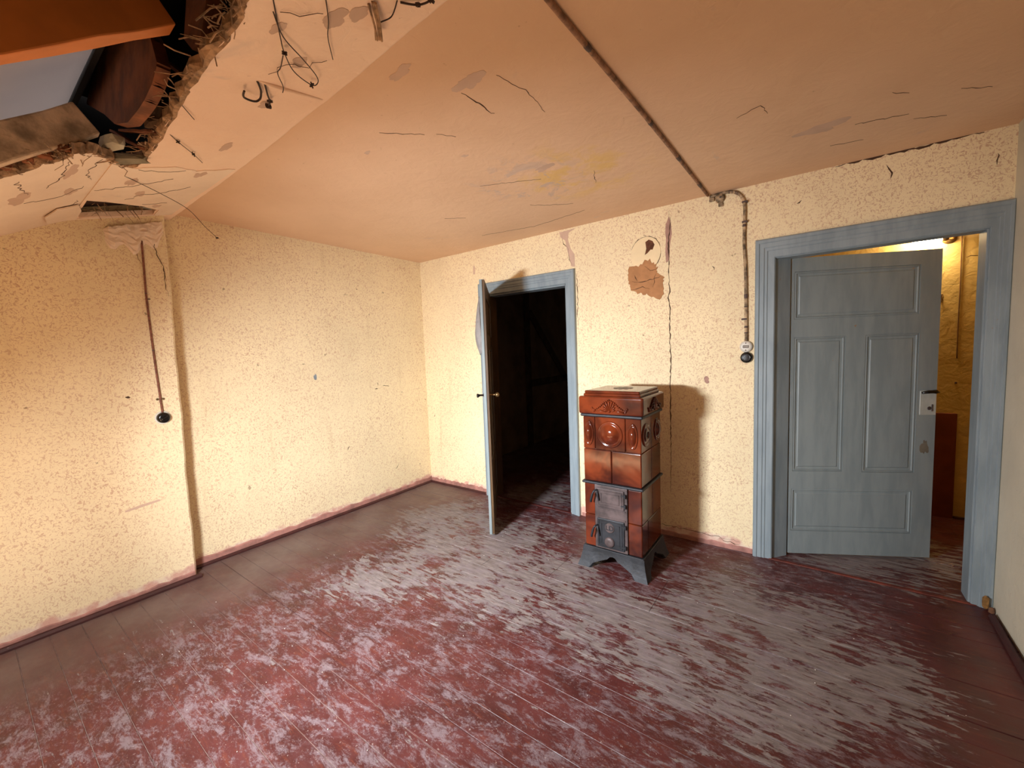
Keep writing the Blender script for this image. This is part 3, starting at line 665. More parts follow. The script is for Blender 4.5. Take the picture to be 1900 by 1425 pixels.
for s, pts in enumerate([[(3.02, 2.05), (3.03, 2.02)], [(4.35, 2.42), (4.35, 2.36)], [(3.93, 2.48), (3.95, 2.43), (3.945, 2.40)], [(3.06, 0.06), (3.2, 0.045)], [(3.5, 2.36), (3.53, 2.38)], [(2.5, 0.08), (3.2, 0.07)]]):
    crack(wall_back, pts, BACK, 0.008 if s < 5 else 0.004, seed=s+100)
LFW = lambda u, v: (0.13, u, v); LW = lambda u, v: (-0.02, u, v)
crack(wall_front_left, [(-2.40, 2.36), (-2.395, 2.22), (-2.37, 2.16), (-2.36, 2.0), (-2.352, 1.95)], lambda u, v: (0.1345, u, v), 0.005, (1, 0, 0), seed=110)
crack(wall_front_left, [(-2.50, 2.24), (-2.47, 2.14)], LFW, 0.003, (1, 0, 0), seed=111)
crack(wall_front_left, [(-2.62, 1.30), (-2.595, 1.298)], LFW, 0.014, (1, 0, 0), seed=112)
patch('bare_streak', [(-2.68, 0.592), (-2.60, 0.605), (-2.51, 0.612), (-2.50, 0.6), (-2.6, 0.588), (-2.68, 0.58)], GREYP, wall_front_left, lambda u, v: (0.1312, u, v), (-0.001, 0, 0))
bm = bmesh.new(); rows = []; r5 = random.Random(9)
for i in range(15):
    t = i/14; row = []
    for k in range(11):
        q = k/10; y = -2.63+0.285*t; z = (2.335+0.10*t)+(0.02-(0.10+0.08*math.sin(t*2.9)+0.03*math.sin(t*17)))*q
        row.append(bm.verts.new((0.1305+(r5.uniform(0.0, 0.012)+0.010*(1-q))*(0 if k == 10 or i in (0, 14) else 1), y+r5.uniform(-.004, .004), z+r5.uniform(-.004, .004))))
    rows.append(row)
for A, B in zip(rows, rows[1:]):
    for k in range(10): bm.faces.new((A[k], A[k+1], B[k+1], B[k]))
o = fin('crumbling_plaster', bm, BAND, wall_front_left); o['label'] = 'crumbling bare plaster under the slope corner'
patch('bare_grey_spot', rough_blob(-1.313, 1.333, 0.016, 0.022, seed=6), simple('blue_grey_spot', srgb(150, 160, 165), 0.9), wall_left, lambda u, v: (-0.0188, u, v), (-0.001, 0, 0))
for s, pts in enumerate([[(-0.70, 1.17), (-0.66, 1.165)], [(-0.66, 1.23), (-0.655, 1.20)], [(-0.60, 1.19), (-0.52, 1.18)], [(-0.97, 2.105), (-0.93, 2.10)], [(-1.05, 0.6), (-1.02, 0.64)], [(-0.5, 0.28), (-0.45, 0.33)]]):
    crack(wall_left, pts, LW, 0.008, (1, 0, 0), seed=s+120)

# ------------------------------------------------------------------ door casings
PROF = [(0.0, 0.0), (0.0, 0.012), (0.006, 0.018), (0.040, 0.018), (0.045, 0.023), (0.058, 0.023), (0.063, 0.028), (0.085, 0.028), (0.090, 0.034), (0.104, 0.034), (0.109, 0.030), (0.112, 0.024), (0.112, 0.0)]
def casing(parent, x0, x1, zt, wl, wt, wr, zt2=None):
    W = 0.112; st = []
    for o, p in PROF:
        k = o/W
        st.append([(x0-k*wl, -p, 0.0), (x0-k*wl, -p, zt+k*wt), (x1+k*wr, -p, (zt2 or zt)+k*wt), (x1+k*wr, -p, 0.0)])
    for name, a, b in (('casing_side', 0, 1), ('casing_head', 1, 2), ('casing_side', 2, 3)):
        bm = bmesh.new(); A = [bm.verts.new(local(parent, s[a])) for s in st]; B = [bm.verts.new(local(parent, s[b])) for s in st]
        for i in range(len(st)-1): bm.faces.new((A[i], A[i+1], B[i+1], B[i]))
        bm.faces.new((A[0], A[-1], B[-1], B[0])); bm.faces.new(A); bm.faces.new(B[::-1])
        fin(name, bm, FRAMEP, parent)
d1 = root('door_1', (0.955, 0, 0), kind='structure'); casing(d1, D1[0], D1[1], D1[2], 0.105, 0.118, 0.092)
bm = bmesh.new()
bl = bmesh.new(); box(bl, local(d1, (D1[0]-0.001, 0.001, 0)), local(d1, (D1[0]+0.010, 0.12, D1[2])), 0.002)
for a, b in (((D1[1]-0.012, 0.0, 0), (D1[1]+0.001, 0.12, D1[2])), ((D1[0], 0, D1[2]-0.012), (D1[1], 0.12, D1[2]))): box(bm, local(d1, a), local(d1, b), 0.002)
fin('jamb_lining', bm, FRAMEP, d1)
d2 = root('door_2', (3.397, 0, 0), kind='structure'); casing(d2, D2[0], D2[1], D2[2], 0.114, 0.127, 0.082)
bm = bmesh.new()
bmj = slab([(3.397, 0.0), (3.397, 0.004), (3.476, 0.098), (3.40, 0.12), (3.33, 0.12), (3.33, 0.002)], [], lambda u, v: (u-3.397, v, 0.0), (0, 0, D2[2]))
fin('jamb_lining', bmj, FRAMEP, d2)
bm = bmesh.new(); box(bm, (D2[1]-3.397-0.008, 0, 0), (D2[1]-3.397+0.02, 0.13, D2[2]), 0.002); fin('jamb_lining', bm, FRAMEP, d2)
bm = bmesh.new(); box(bm, (0.0, 0.0, D2[2]-0.004), (D2[1]-3.397, 0.10, D2[2]+0.02), 0.002); fin('jamb_head', bm, FRAMEP, d2)
# broken corner at the foot of the right casing
lump('plaster_chip', (4.385, -0.045, 0.045), 0.016, 0.012, 0.05, simple('broken_ochre_plaster', srgb(176, 128, 70), 0.95, 0.3, 30, 0.6), 'broken ochre plaster chip at the foot of the wide door frame', 'rubble', 33)
lump('plaster_chip', (4.40, -0.075, 0.02), 0.014, 0.012, 0.022, simple('broken_dark_plaster', srgb(120, 84, 60), 0.95, 0.3, 30, 0.6), 'small dark plaster crumb in the corner beside the right wall', 'rubble', 34)

def lever(bm, c, d, out, r=0.009, L=0.085):
    """out: direction away from the leaf, d: direction of the grip"""
    c = Vector(c); out = Vector(out); d = Vector(d)
    lathe(bm, [(0.0, 0.0), (0.018, 0.0), (0.018, 0.005), (0.008, 0.009), (0.008, 0.045), (0.0, 0.045)], c, out, 12)
    tube(bm, smooth_path([c+out*0.045-d*0.008, c+out*0.048+d*0.02, c+out*0.046+d*L*0.7, c+out*0.040+d*L], 4), [r*0.9]*5+[r]*4+[r*1.2]*3+[r*0.9], 8)
# leaf of the narrow door, standing open into the room
h1 = root('door_hinge_frame', (0.983, -0.045, 0.0)); bpy.data.objects.remove(h1)
def leafbox(W, Hh, th, panels, stile_mat, parent, name, side=-1, z0=0.0):
    """local frame: x along the leaf, y thickness 0..th; panels recessed on the y=0 face"""
    bm = bmesh.new(); box(bm, (0, 0.010, 0), (W, th-0.010, Hh), 0)
    for face in (0, 1):
        ya, yb = ((0, 0.0105) if face == 0 else (th-0.0105, th))
        us = sorted({0.0, W} | {p[0] for p in panels} | {p[1] for p in panels}); vs = sorted({0.0, Hh} | {p[2] for p in panels} | {p[3] for p in panels})
        b2 = slab([(0, 0), (W, 0), (W, Hh), (0, Hh)], [[(p[0], p[2]), (p[1], p[2]), (p[1], p[3]), (p[0], p[3])] for p in panels], lambda u, v: (u, ya, v), (0, yb-ya, 0))
        me = bpy.data.meshes.new('t'); b2.to_mesh(me); b2.free(); bm.from_mesh(me); bpy.data.meshes.remove(me)
    return bm
def place(o, loc, rz):
    o.location = loc; o.rotation_euler = (0, 0, rz)
def raised(p, m=0.034, d=0.0095, y=0.0):
    bm = bmesh.new(); a = [(p[0]+0.001, y+0.0098, p[2]+0.001), (p[1]-0.001, y+0.0098, p[2]+0.001), (p[1]-0.001, y+0.0098, p[3]-0.001), (p[0]+0.001, y+0.0098, p[3]-0.001)]
    rings = []
    for ins, yy in ((0, 0.0101), (0, 0.004), (0.010, 0.0015), (0.014, 0.008), (m-0.006, 0.0085), (m, 0.004), (m+0.003, 0.004)):
        rings.append([bm.verts.new((p[0]+0.001+ins, y+yy, p[2]+0.001+ins)), bm.verts.new((p[1]-0.001-ins, y+yy, p[2]+0.001+ins)), bm.verts.new((p[1]-0.001-ins, y+yy, p[3]-0.001-ins)), bm.verts.new((p[0]+0.001+ins, y+yy, p[3]-0.001-ins))])
    for A, B in zip(rings, rings[1:]):
        for k in range(4): bm.faces.new((A[k], A[(k+1) % 4], B[(k+1) % 4], B[k]))
    bm.faces.new(rings[-1]); bm.faces.new(rings[0][::-1]); return bm
# wide door leaf (opens into the corridor)
a2 = math.atan2(0.40, 0.768)
PAN = [(0.014, 0.750, 1.642, 1.955), (0.018, 0.328, 0.605, 1.520), (0.447, 0.756, 0.600, 1.520), (0.014, 0.752, 0.182, 0.480)]
PAN = [(a, b, c-0.02, d-0.02) for a, b, c, d in PAN]
leaf2 = fin('door_leaf', leafbox(0.868, 2.025, 0.042, PAN, None, None, None), LEAFP, d2); place(leaf2, (3.486-3.397, 0.103, 0.02), a2)
for p in PAN: fin('panel', raised(p), LEAFP, leaf2)
bm = bmesh.new(); box(bm, (0.772, -0.004, 0.965), (0.866, 0.001, 1.125), 0.002); o = fin('lock_plate', bm, SPOT, leaf2); o['label'] = 'pale worn lock plate'
bm = bmesh.new(); lathe(bm, [(0.0, 0.0), (0.012, 0.0), (0.012, 0.02), (0.0, 0.02)], (0.85, -0.004, 1.118), (0, -1, 0), 12)
tube(bm, [(0.862, -0.026, 1.116), (0.84, -0.032, 1.120), (0.80, -0.032, 1.120), (0.765, -0.028, 1.114)], [0.006, 0.010, 0.011, 0.007], 8); fin('lever_handle', bm, BLACKB, leaf2, True)
bm = bmesh.new(); lathe(bm, [(0.0, 0.003), (0.012, 0.003), (0.010, 0.006), (0.0, 0.006)], (0.825, -0.003, 1.01), (0, -1, 0), 12); box(bm, (0.838, -0.009, 0.99), (0.844, -0.004, 1.035), 0.001); fin('key_escutcheon', bm, IRON2, leaf2)
bm = slab(rough_blob(0.81, 0.75, 0.02, 0.05, 40, 0.35, 3), [], lambda u, v: (u, -0.0006, v), (0, 0.001, 0)); o = fin('worn_spot', bm, simple('worn_grime', srgb(120, 112, 98), 0.8), leaf2); o['label'] = 'dark rubbed spot under the lock'
# narrow door leaf
a1 = math.atan2(-0.805, 0.593)
PAN1 = [(0.11, 0.79, 1.62, 1.93), (0.11, 0.40, 0.58, 1.50), (0.50, 0.79, 0.58, 1.50), (0.11, 0.79, 0.17, 0.46)]
bm = leafbox(0.915, 2.045, 0.040, PAN1, None, None, None)
BROWND = blue_paint('shaded_brown_door', srgb(96, 72, 46), srgb(74, 54, 34))  # brown carries the shade of the leaf's far side and left jamb
fin('jamb_lining', bl, BROWND, d1)  # left jamb darkened in colour for the shade behind the leaf
leaf1 = fin('door_leaf', bm, LEAFP, d1); place(leaf1, (0.960-0.955, -0.036, 0.02), a1)
# the side facing the dark room is dark brown, its shade put into the colour
leaf1.data.materials.append(BROWND)
for p in leaf1.data.polygons:
    if p.normal.y > 0.5 and p.center.y > 0.025: p.material_index = 1
for p in PAN1: fin('panel', raised(p), LEAFP, leaf1)
for p in PAN1:
    bm = raised(p); bmesh.ops.scale(bm, verts=bm.verts, vec=(1, -1, 1)); bmesh.ops.translate(bm, verts=bm.verts, vec=(0, 0.04, 0)); fin('panel', bm, BROWND, leaf1)
bm = bmesh.new(); lathe(bm, [(0, 0), (0.016, 0), (0.016, 0.004), (0.007, 0.008), (0.007, 0.045), (0.013, 0.05), (0.02, 0.06), (0.018, 0.075), (0.0, 0.082)], (0.845, 0.040, 1.135), (0, 1, 0), 14); o = fin('door_knob', bm, BRASS, leaf1, True)
bm = bmesh.new(); box(bm, (0.822, 0.039, 1.02), (0.868, 0.044, 1.18), 0.003, 2); fin('key_plate', bm, BRASS, leaf1)
bm = bmesh.new(); lathe(bm, [(0, 0), (0.018, 0), (0.018, 0.005), (0.008, 0.009), (0.008, 0.05), (0, 0.05)], (0.85, 0.0, 1.135), (0, -1, 0), 12)
tube(bm, [(0.87, -0.052, 1.125), (0.85, -0.055, 1.14), (0.81, -0.055, 1.135), (0.775, -0.05, 1.125)], [0.010, 0.009, 0.009, 0.012], 8); o = fin('lever_handle', bm, BLACKB, leaf1, True)
bm = bmesh.new(); box(bm, (0.9145, 0.024, 0.002), (0.9165, 0.0405, 2.043), 0.0006); fin('rebate_edge', bm, BROWND, leaf1)
bm = bmesh.new(); box(bm, (0.9148, 0.020, 0.002), (0.9158, 0.0242, 2.043)); fin('rebate_groove', bm, DARK, leaf1)  # flat dark strip stands in for shade in the rebate gap
# cloth hung on the hidden side of the narrow door leaf
bm = bmesh.new(); rows = []
dl = Vector((math.cos(a1), math.sin(a1), 0)); nl = Vector((-math.sin(a1), math.cos(a1), 0)); hb = Vector((0.960, -0.036, 0.02))
NR = 16
for i in range(NR+1):
    t = i/NR; z = 1.93-0.46*t; wd = 0.03+0.11*math.sin(math.pi*min(1, t*1.1))**0.8; dp = 0.010+0.040*math.sin(math.pi*t**1.3)
    row = []
    for k in range(12):
        s = k/11; u = 0.80+0.07*t-wd*s; y = -0.006-dp*(math.sin(math.pi*s)**0.7)-0.006*math.sin(s*19+t*5)
        row.append(bm.verts.new(hb+dl*u+nl*y+Vector((0, 0, z+0.012*math.sin(s*9)*t))))
    rows.append(row)
for A, B in zip(rows, rows[1:]):
    for k in range(11): bm.faces.new((A[k], A[k+1], B[k+1], B[k]))
bmesh.ops.solidify(bm, geom=bm.faces[:], thickness=0.003)
o = fin('hanging_cloth', bm, CLOTH, None, True); T(o, 'crumpled grey cloth hung behind the edge of the narrow open door', 'cloth')

# ------------------------------------------------------------------ tiled stove
X0, X1, Y0, Y1 = 2.346, 2.744, -0.736, -0.336
st = root('tiled_stove', (2.545, -0.536, 0), 0, 'tall square brown glazed tile stove on black iron feet', 'stove')
L = lambda P: Vector(P)-Vector((2.545, -0.536, 0))
def sfin(name, bm, mat, parent=st, smooth=False, label=None):
    bmesh.ops.translate(bm, verts=bm.verts, vec=(-2.545, -0.536*-1, 0)); o = fin(name, bm, mat, parent, smooth)
    if label: o['label'] = label
    return o
# core
bm = bmesh.new(); box(bm, (X0+0.012, Y0+0.012, 0.13), (X1-0.012, Y1-0.012, 1.06)); sfin('core', bm, GROUT)
# base with flared feet and arched cut-outs
def skirt():
    bm = bmesh.new(); segs = 24; cx, cy = 2.545, -0.536
    def off(z): return 0.012+0.032*(1-z/0.14)**1.6
    sides = [((X0, Y0), (X1, Y0)), ((X1, Y0), (X1, Y1)), ((X1, Y1), (X0, Y1)), ((X0, Y1), (X0, Y0))]
    for a, b in sides:
        d = Vector((b[0]-a[0], b[1]-a[1])).normalized(); n = Vector((d.y, -d.x)); Ls = 0.40
        cols = []
        for i in range(segs+1):
            t = i/segs; s = abs(t-0.5)*2
            zb = 0.0 if s > 0.62 else 0.030+0.062*(1-(s/0.62)**1.3) if s < 0.62 else 0
            if s < 0.16: zb += 0.012
            col = []
            for j in range(5):
                z = zb+(0.135-zb)*j/4; o = off(z); ext = (t*2-1)*o
                p = Vector(a)+d*(t*Ls+ext)+n*o; q = Vector(a)+d*(t*Ls+ext*0.5)+n*(o-0.012)
                col.append((bm.verts.new((p.x, p.y, z)), bm.verts.new((q.x, q.y, z))))
            cols.append(col)
        for A, B in zip(cols, cols[1:]):
            for j in range(4):
                bm.faces.new((A[j][0], B[j][0], B[j+1][0], A[j+1][0])); bm.faces.new((A[j][1], A[j+1][1], B[j+1][1], B[j][1]))
            bm.faces.new((A[0][0], A[0][1], B[0][1], B[0][0])); bm.faces.new((A[4][0], B[4][0], B[4][1], A[4][1]))
    return bm
sfin('base', skirt(), IRON, label='black cast iron base with splayed feet')
bm = bmesh.new(); box(bm, (X0-0.012, Y0-0.012, 0.128), (X1+0.012, Y1+0.012, 0.142), 0.005, 3); sfin('base_rim', bm, IRON)
def tile(a, b, bev=0.006): bm = bmesh.new(); box(bm, a, b, bev, 3); return bm
def ftile(x0, x1, z0, z1): sfin('tile', tile((x0+.001, Y0, z0+.001), (x1-.001, Y0+0.02, z1-.001)), GLAZE, smooth=False)
def rtile(y0, y1, z0, z1): sfin('tile', tile((X1-0.02, y0+.001, z0+.001), (X1, y1-.001, z1-.001)), GLAZE)
ftile(X0, 2.424, 0.142, 0.365); ftile(X0, 2.424, 0.365, 0.582); ftile(2.652, X1, 0.142, 0.355); ftile(2.652, X1, 0.355, 0.582)
rtile(Y0, -0.62, 0.142, 0.355); rtile(-0.62, Y1, 0.142, 0.355); rtile(Y0, -0.52, 0.355, 0.582); rtile(-0.52, Y1, 0.355, 0.582)
ftile(X0, 2.545, 0.60, 0.822); ftile(2.545, X1, 0.60, 0.822); rtile(Y0, -0.536, 0.60, 0.822); rtile(-0.536, Y1, 0.60, 0.822)
ftile(X0, 2.432, 0.822, 1.044); ftile(2.432, 2.642, 0.822, 1.044); ftile(2.642, X1, 0.822, 1.044); rtile(Y0, -0.536, 0.822, 1.044); rtile(-0.536, Y1, 0.822, 1.044)
# back and left side tiles
for z0, z1 in ((0.142, 0.36), (0.36, 0.582), (0.60, 0.822), (0.822, 1.044)):
    for a, b in ((Y0, -0.536), (-0.536, Y1)): sfin('tile', tile((X0, a+.021 if a == Y0 else a+.001, z0+.001), (X0+0.02, b-.001, z1-.001)), GLAZE)
    for a, b in ((X0+.02, 2.545), (2.545, X1-.02)): sfin('tile', tile((a+.001, Y1-.02, z0+.001), (b-.001, Y1, z1-.001)), GLAZE)
def medallion(c, axis, ru, rv, hole=False):
    bm = bmesh.new(); prof = [(1.0, -0.002), (0.97, 0.006), (0.90, 0.009), (0.82, 0.004), (0.74, 0.003), (0.66, 0.008), (0.5, 0.018), (0.3, 0.024), (0.12, 0.026), (0.0, 0.026)]
    if hole: prof = [(1.0, -0.002), (0.97, 0.006), (0.90, 0.009), (0.82, 0.004), (0.72, 0.003), (0.6, 0.010), (0.42, 0.014), (0.30, 0.010), (0.24, 0.003), (0.0, 0.003)]
    lathe(bm, [(r*rv, h) for r, h in prof], (0, 0, 0), axis, 36)
    k = ru/rv
    for v in bm.verts:
        if abs(axis[1]) > 0.5: v.co.x *= k
        else: v.co.y *= k
        v.co += Vector(c)
    return bm
sfin('medallion', medallion((2.537, Y0, 0.93), (0, -1, 0), 0.090, 0.090), GLAZE, smooth=True, label='large round domed medallion')
for x in (2.390, 2.692): sfin('medallion', medallion((x, Y0, 0.93), (0, -1, 0), 0.033, 0.085), GLAZE, smooth=True, label='tall narrow oval medallion')
sfin('medallion', medallion((X1, -0.64, 0.93), (1, 0, 0), 0.075, 0.078, True), GLAZE, smooth=True, label='ring medallion with a dark hole')
sfin('medallion', medallion((X1, -0.415, 0.93), (1, 0, 0), 0.06, 0.08), GLAZE, smooth=True)
bm = bmesh.new(); lathe(bm, [(0.0, 0.002), (0.017, 0.002), (0.017, 0.0065), (0.0, 0.0065)], (X1, -0.64, 0.93), (1, 0, 0), 16); sfin('vent_hole', bm, DARK)  # dark disc stands in for the shade inside the hole
for z0, z1, e in ((0.582, 0.600, 0.014), (1.044, 1.064, 0.014)):
    bm = bmesh.new(); box(bm, (X0-e, Y0-e, z0), (X1+e, Y1+e, z1), 0.0085, 4); sfin('iron_band', bm, IRON, label='black iron band around the body')
bm = bmesh.new(); box(bm, (X0-0.022, Y0-0.022, 1.064), (X1+0.022, Y1+0.022, 1.182), 0.014, 5); sfin('cornice', bm, GLAZE, smooth=False)
bm = bmesh.new(); box(bm, (X0+0.004, Y0+0.004, 1.180), (X1-0.004, Y1-0.004, 1.200), 0.008, 4); box(bm, (X0+0.010, Y0+0.010, 1.198), (X1-0.010, Y1-0.010, 1.218), 0.008, 4); sfin('top_step', bm, GLAZE)
# dark ornament let into the top
bm = bmesh.new()
for k in range(8):
    a = 0.785*k; lathe(bm, [(0.0, 0.003), (0.014, 0.003), (0.022, 0.0)], (2.55+0.05*math.cos(a), -0.52+0.05*math.sin(a), 1.218), (0, 0, 1), 10)
lathe(bm, [(0.0, 0.005), (0.018, 0.004), (0.026, 0.0)], (2.55, -0.52, 1.218), (0, 0, 1), 12); sfin('top_ornament', bm, simple('dark_glaze', srgb(44, 20, 14), 0.3), smooth=True, label='dark flower ornament on the top')
# raised shell relief on the cornice
def relief(fn):
    bm = bmesh.new()
    for i in range(9):
        a = math.radians(18+18*i); h = 0.030+0.038*math.sin(a)**2; w0 = 0.011
        p = [fn(0.012*math.cos(a), 0.010+0.012*math.sin(a), 0.002), fn(h*1.0*math.cos(a), 0.012+h*math.sin(a), 0.006), fn((h+0.01)*math.cos(a), 0.012+(h+0.008)*math.sin(a), 0.001)]
        tube(bm, p, [0.003, 0.006, 0.002], 6)
    for s in (-1, 1):
        P = [fn(0, 0.088, 0.004), fn(s*0.035, 0.070, 0.005), fn(s*0.065, 0.042, 0.005), fn(s*0.10, 0.020, 0.004), fn(s*0.118, 0.022, 0.003)]
        for a, b in zip(P, P[1:]): 
            for t in (0.0, 0.33, 0.66):
                q = Vector(a).lerp(Vector(b), t); bmesh.ops.create_icosphere(bm, subdivisions=2, radius=0.0062, matrix=Matrix.Translation(q))
        for e in range(3):
            bmesh.ops.create_icosphere(bm, subdivisions=2, radius=0.008, matrix=Matrix.Translation(fn(s*(0.108+0.006*e), 0.012+0.010*e, 0.001)))
        tube(bm, [fn(s*0.02, 0.010, 0.002), fn(s*0.06, 0.016, 0.006), fn(s*0.10, 0.008, 0.002)], [0.004, 0.007, 0.004], 6)
    bmesh.ops.create_icosphere(bm, subdivisions=2, radius=0.010, matrix=Matrix.Translation(fn(0, 0.014, 0.002)))
    return bm
sfin('shell_relief', relief(lambda u, v, d: (2.545+u, Y0-0.022-d, 1.074+v)), GLAZE, smooth=True)
sfin('shell_relief', relief(lambda u, v, d: (X1+0.022+d, -0.536+u, 1.074+v)), GLAZE, smooth=True)
# iron door frame with two doors
bm = bmesh.new(); box(bm, (2.424, Y0-0.010, 0.146), (2.652, Y0+0.01, 0.584), 0.004, 2)
box(bm, (2.448, Y0-0.014, 0.362), (2.640, Y0-0.008, 0.372), 0.002); box(bm, (2.448, Y0-0.014, 0.425), (2.640, Y0-0.008, 0.433), 0.002)
sfin('door_frame', bm, IRON2, label='grey cast iron door surround')
def sdoor(name, z0, z1, mat):
    bm = bmesh.new(); box(bm, (2.442, Y0-0.019, z0), (2.632, Y0-0.009, z1), 0.004, 2)
    ring = [(0.012, 0.0), (0.016, -0.004), (0.024, -0.004), (0.028, 0.0)]
    for ins in (0.012, 0.030):
        for a, b in (((2.442+ins, z0+ins), (2.632-ins, z0+ins+0.005)), ((2.442+ins, z1-ins-0.005), (2.632-ins, z1-ins)), ((2.442+ins, z0+ins), (2.447+ins, z1-ins)), ((2.627-ins, z0+ins), (2.632-ins, z1-ins))):
            box(bm, (a[0], Y0-0.022, a[1]), (b[0], Y0-0.018, b[1]), 0.0015)
    d = sfin(name, bm, mat)
    for zz in (z0+0.03, z1-0.03):
        bm = bmesh.new(); tube(bm, [(2.640, Y0-0.020, zz-0.013), (2.640, Y0-0.020, zz+0.013)], 0.007, 10); box(bm, (2.612, Y0-0.023, zz-0.005), (2.642, Y0-0.018, zz+0.005), 0.001)
        sfin('hinge', bm, IRON, d)
    zc = (z0+z1)/2+0.03; bm = bmesh.new()
    tube(bm, smooth_path([(2.448, Y0-0.020, zc+0.018), (2.440, Y0-0.040, zc+0.020), (2.428, Y0-0.048, zc), (2.414, Y0-0.045, zc-0.045), (2.410, Y0-0.040, zc-0.062)], 4), [0.006]*9+[0.008]*8, 8)
    tube(bm, smooth_path([(2.448, Y0-0.022, zc+0.018), (2.455, Y0-0.034, zc-0.010), (2.462, Y0-0.028, zc-0.050)], 4), 0.0055, 8)
    sfin('latch_handle', bm, IRON, d, True); return d
fd = sdoor('fire_door', 0.438, 0.566, IRON2); ad = sdoor('ash_door', 0.160, 0.358, IRON)
bm = bmesh.new(); lathe(bm, [(0.0, 0.004), (0.030, 0.004), (0.034, 0.0)], (2.532, Y0-0.019, 0.302), (0, -1, 0), 24)
sfin('emblem_disc', bm, IRON2, ad)
tc = bpy.data.curves.new('letters', 'FONT'); tc.body = 'LD'; tc.size = 0.046; tc.extrude = 0.002; tc.align_x = 'CENTER'; tc.align_y = 'CENTER'
to = bpy.data.objects.new('letters', tc); COL.objects.link(to); bpy.context.view_layer.update()
me = bpy.data.meshes.new_from_object(to.evaluated_get(bpy.context.evaluated_depsgraph_get())); bpy.data.objects.remove(to)
lo = link('emblem_letters', me, IRON, ad); lo.rotation_euler = (math.pi/2, 0, 0); lo.location = L((2.532, Y0-0.0245, 0.302))
bm = bmesh.new(); lathe(bm, [(0.0, 0.012), (0.006, 0.014), (0.028, 0.012), (0.034, 0.006), (0.035, 0.0)], (2.53, Y0-0.019, 0.205), (0, -1, 0), 24); av = sfin('air_valve', bm, IRON2, ad, True, 'round air valve knob')
for k in range(3):
    bm = bmesh.new(); a = 2.094*k+0.5; lathe(bm, [(0.0, 0.0148), (0.006, 0.0148), (0.006, 0.012)], (2.53+0.016*math.cos(a), Y0-0.019, 0.205+0.016*math.sin(a)), (0, -1, 0), 8)
    bm.free()

# ------------------------------------------------------------------ wiring
def conduit(name, pts, r, mat, label, chips=0, seed=0, n=5):
    rr2 = random.Random(seed); bm = bmesh.new(); P = smooth_path(pts, n); tube(bm, P, r, 8); o = fin(name, bm, mat, None, True); T(o, label, 'cable')
    for _ in range(chips):
        i = rr2.randrange(len(P)-1); k = rr2.uniform(0.25, 0.9); a = P[i]; b = P[i].lerp(P[i+1], k)
        bm = bmesh.new(); m = a.lerp(b, 0.5); tube(bm, [a, a.lerp(b, .3), a.lerp(b, .7), b], [r*0.9, r*1.18, r*1.16, r*0.85], 7); fin('bared_section', bm, CHIP, o, True)
    return o
conduit('ceiling_conduit', [(2.955, -2.33, H-0.007), (2.957, -2.108, H-0.008), (2.964, -1.83, H-0.007), (2.977, -1.357, H-0.008), (2.986, -0.7, H-0.007), (2.994, -0.03, H-0.008)], 0.0095, CABLE, 'straight painted conduit running across the ceiling', 7, 2, 6)
conduit('wall_conduit', [(3.0, -0.010, 2.522), (3.05, -0.012, 2.528), (3.112, -0.012, 2.530), (3.17, -0.012, 2.512), (3.207, -0.012, 2.465), (3.218, -0.012, 2.40), (3.216, -0.012, 2.18), (3.226, -0.012, 1.99), (3.230, -0.012, 1.75), (3.233, -0.012, 1.51)], 0.010, CABLEB, 'chipped cream conduit bending down the wall to the socket pair', 16, 4, 6)
for z in (2.31, 2.44, 1.66):
    bm = bmesh.new(); box(bm, (3.203, -0.024, z-0.006), (3.236, 0.0, z+0.006), 0.002); fin('conduit_clip', bm, CHIP, bpy.data.objects['wall_conduit'])
jb = root('junction_box', (3.068, 0, 2.50), 0, 'flaking cream round junction box under the ceiling', 'junction box')
bm = bmesh.new(); lathe(bm, [(0.0, 0.026), (0.022, 0.026), (0.030, 0.020), (0.032, 0.0)], (0, 0, 0), (0, -1, 0), 18); fin('lid', bm, CABLEB, jb, True)
bm = bmesh.new(); lathe(bm, [(0.0, 0.003), (0.006, 0.002), (0.007, 0.0)], (0.004, -0.026, 0.004), (0, -1, 0), 10); fin('screw', bm, CHIP, jb)
bm = bmesh.new(); box(bm, (-0.036, -0.018, -0.01), (-0.07, -0.0, 0.016), 0.005, 2); fin('spout', bm, CABLEB, jb)
bm = bmesh.new(); box(bm, (-0.012, -0.012, -0.055), (0.02, 0, -0.03), 0.004, 2); fin('spout', bm, CABLEB, jb)
def rosette(name, loc, axis, r, mat, label, cat, d=0.03):
    o = root(name, loc, 0, label, cat)
    bm = bmesh.new(); lathe(bm, [(0.0, d*0.9), (r*0.5, d), (r*0.86, d*0.9), (r*0.97, d*0.55), (r, 0.0)], (0, 0, 0), axis, 28); fin('housing', bm, mat, o, True)
    return o
so = rosette('wall_socket', (3.232, 0, 1.472), (0, -1, 0), 0.040, WHITEB, 'round white bakelite socket at the end of the conduit', 'socket')
bm = bmesh.new(); box(bm, (-0.019, -0.0325, -0.010), (0.019, -0.028, 0.010), 0.004, 2); o = fin('socket_face', bm, simple('grey_slot', srgb(150, 140, 128), 0.5), so)
for z in (0.024, -0.024):
    bm = bmesh.new(); lathe(bm, [(0.0, 0.0315), (0.004, 0.031), (0.004, 0.028)], (0, 0, z), (0, -1, 0), 8); fin('screw', bm, CHIP, so)
s2 = rosette('wall_socket', (3.235, 0, 1.397), (0, -1, 0), 0.038, BLACKB, 'round black bakelite socket below the white one', 'socket')
bm = bmesh.new(); lathe(bm, [(0.020, 0.031), (0.024, 0.034), (0.028, 0.031)], (0, 0, 0), (0, -1, 0), 24); fin('socket_ring', bm, BLACKB, s2, True)
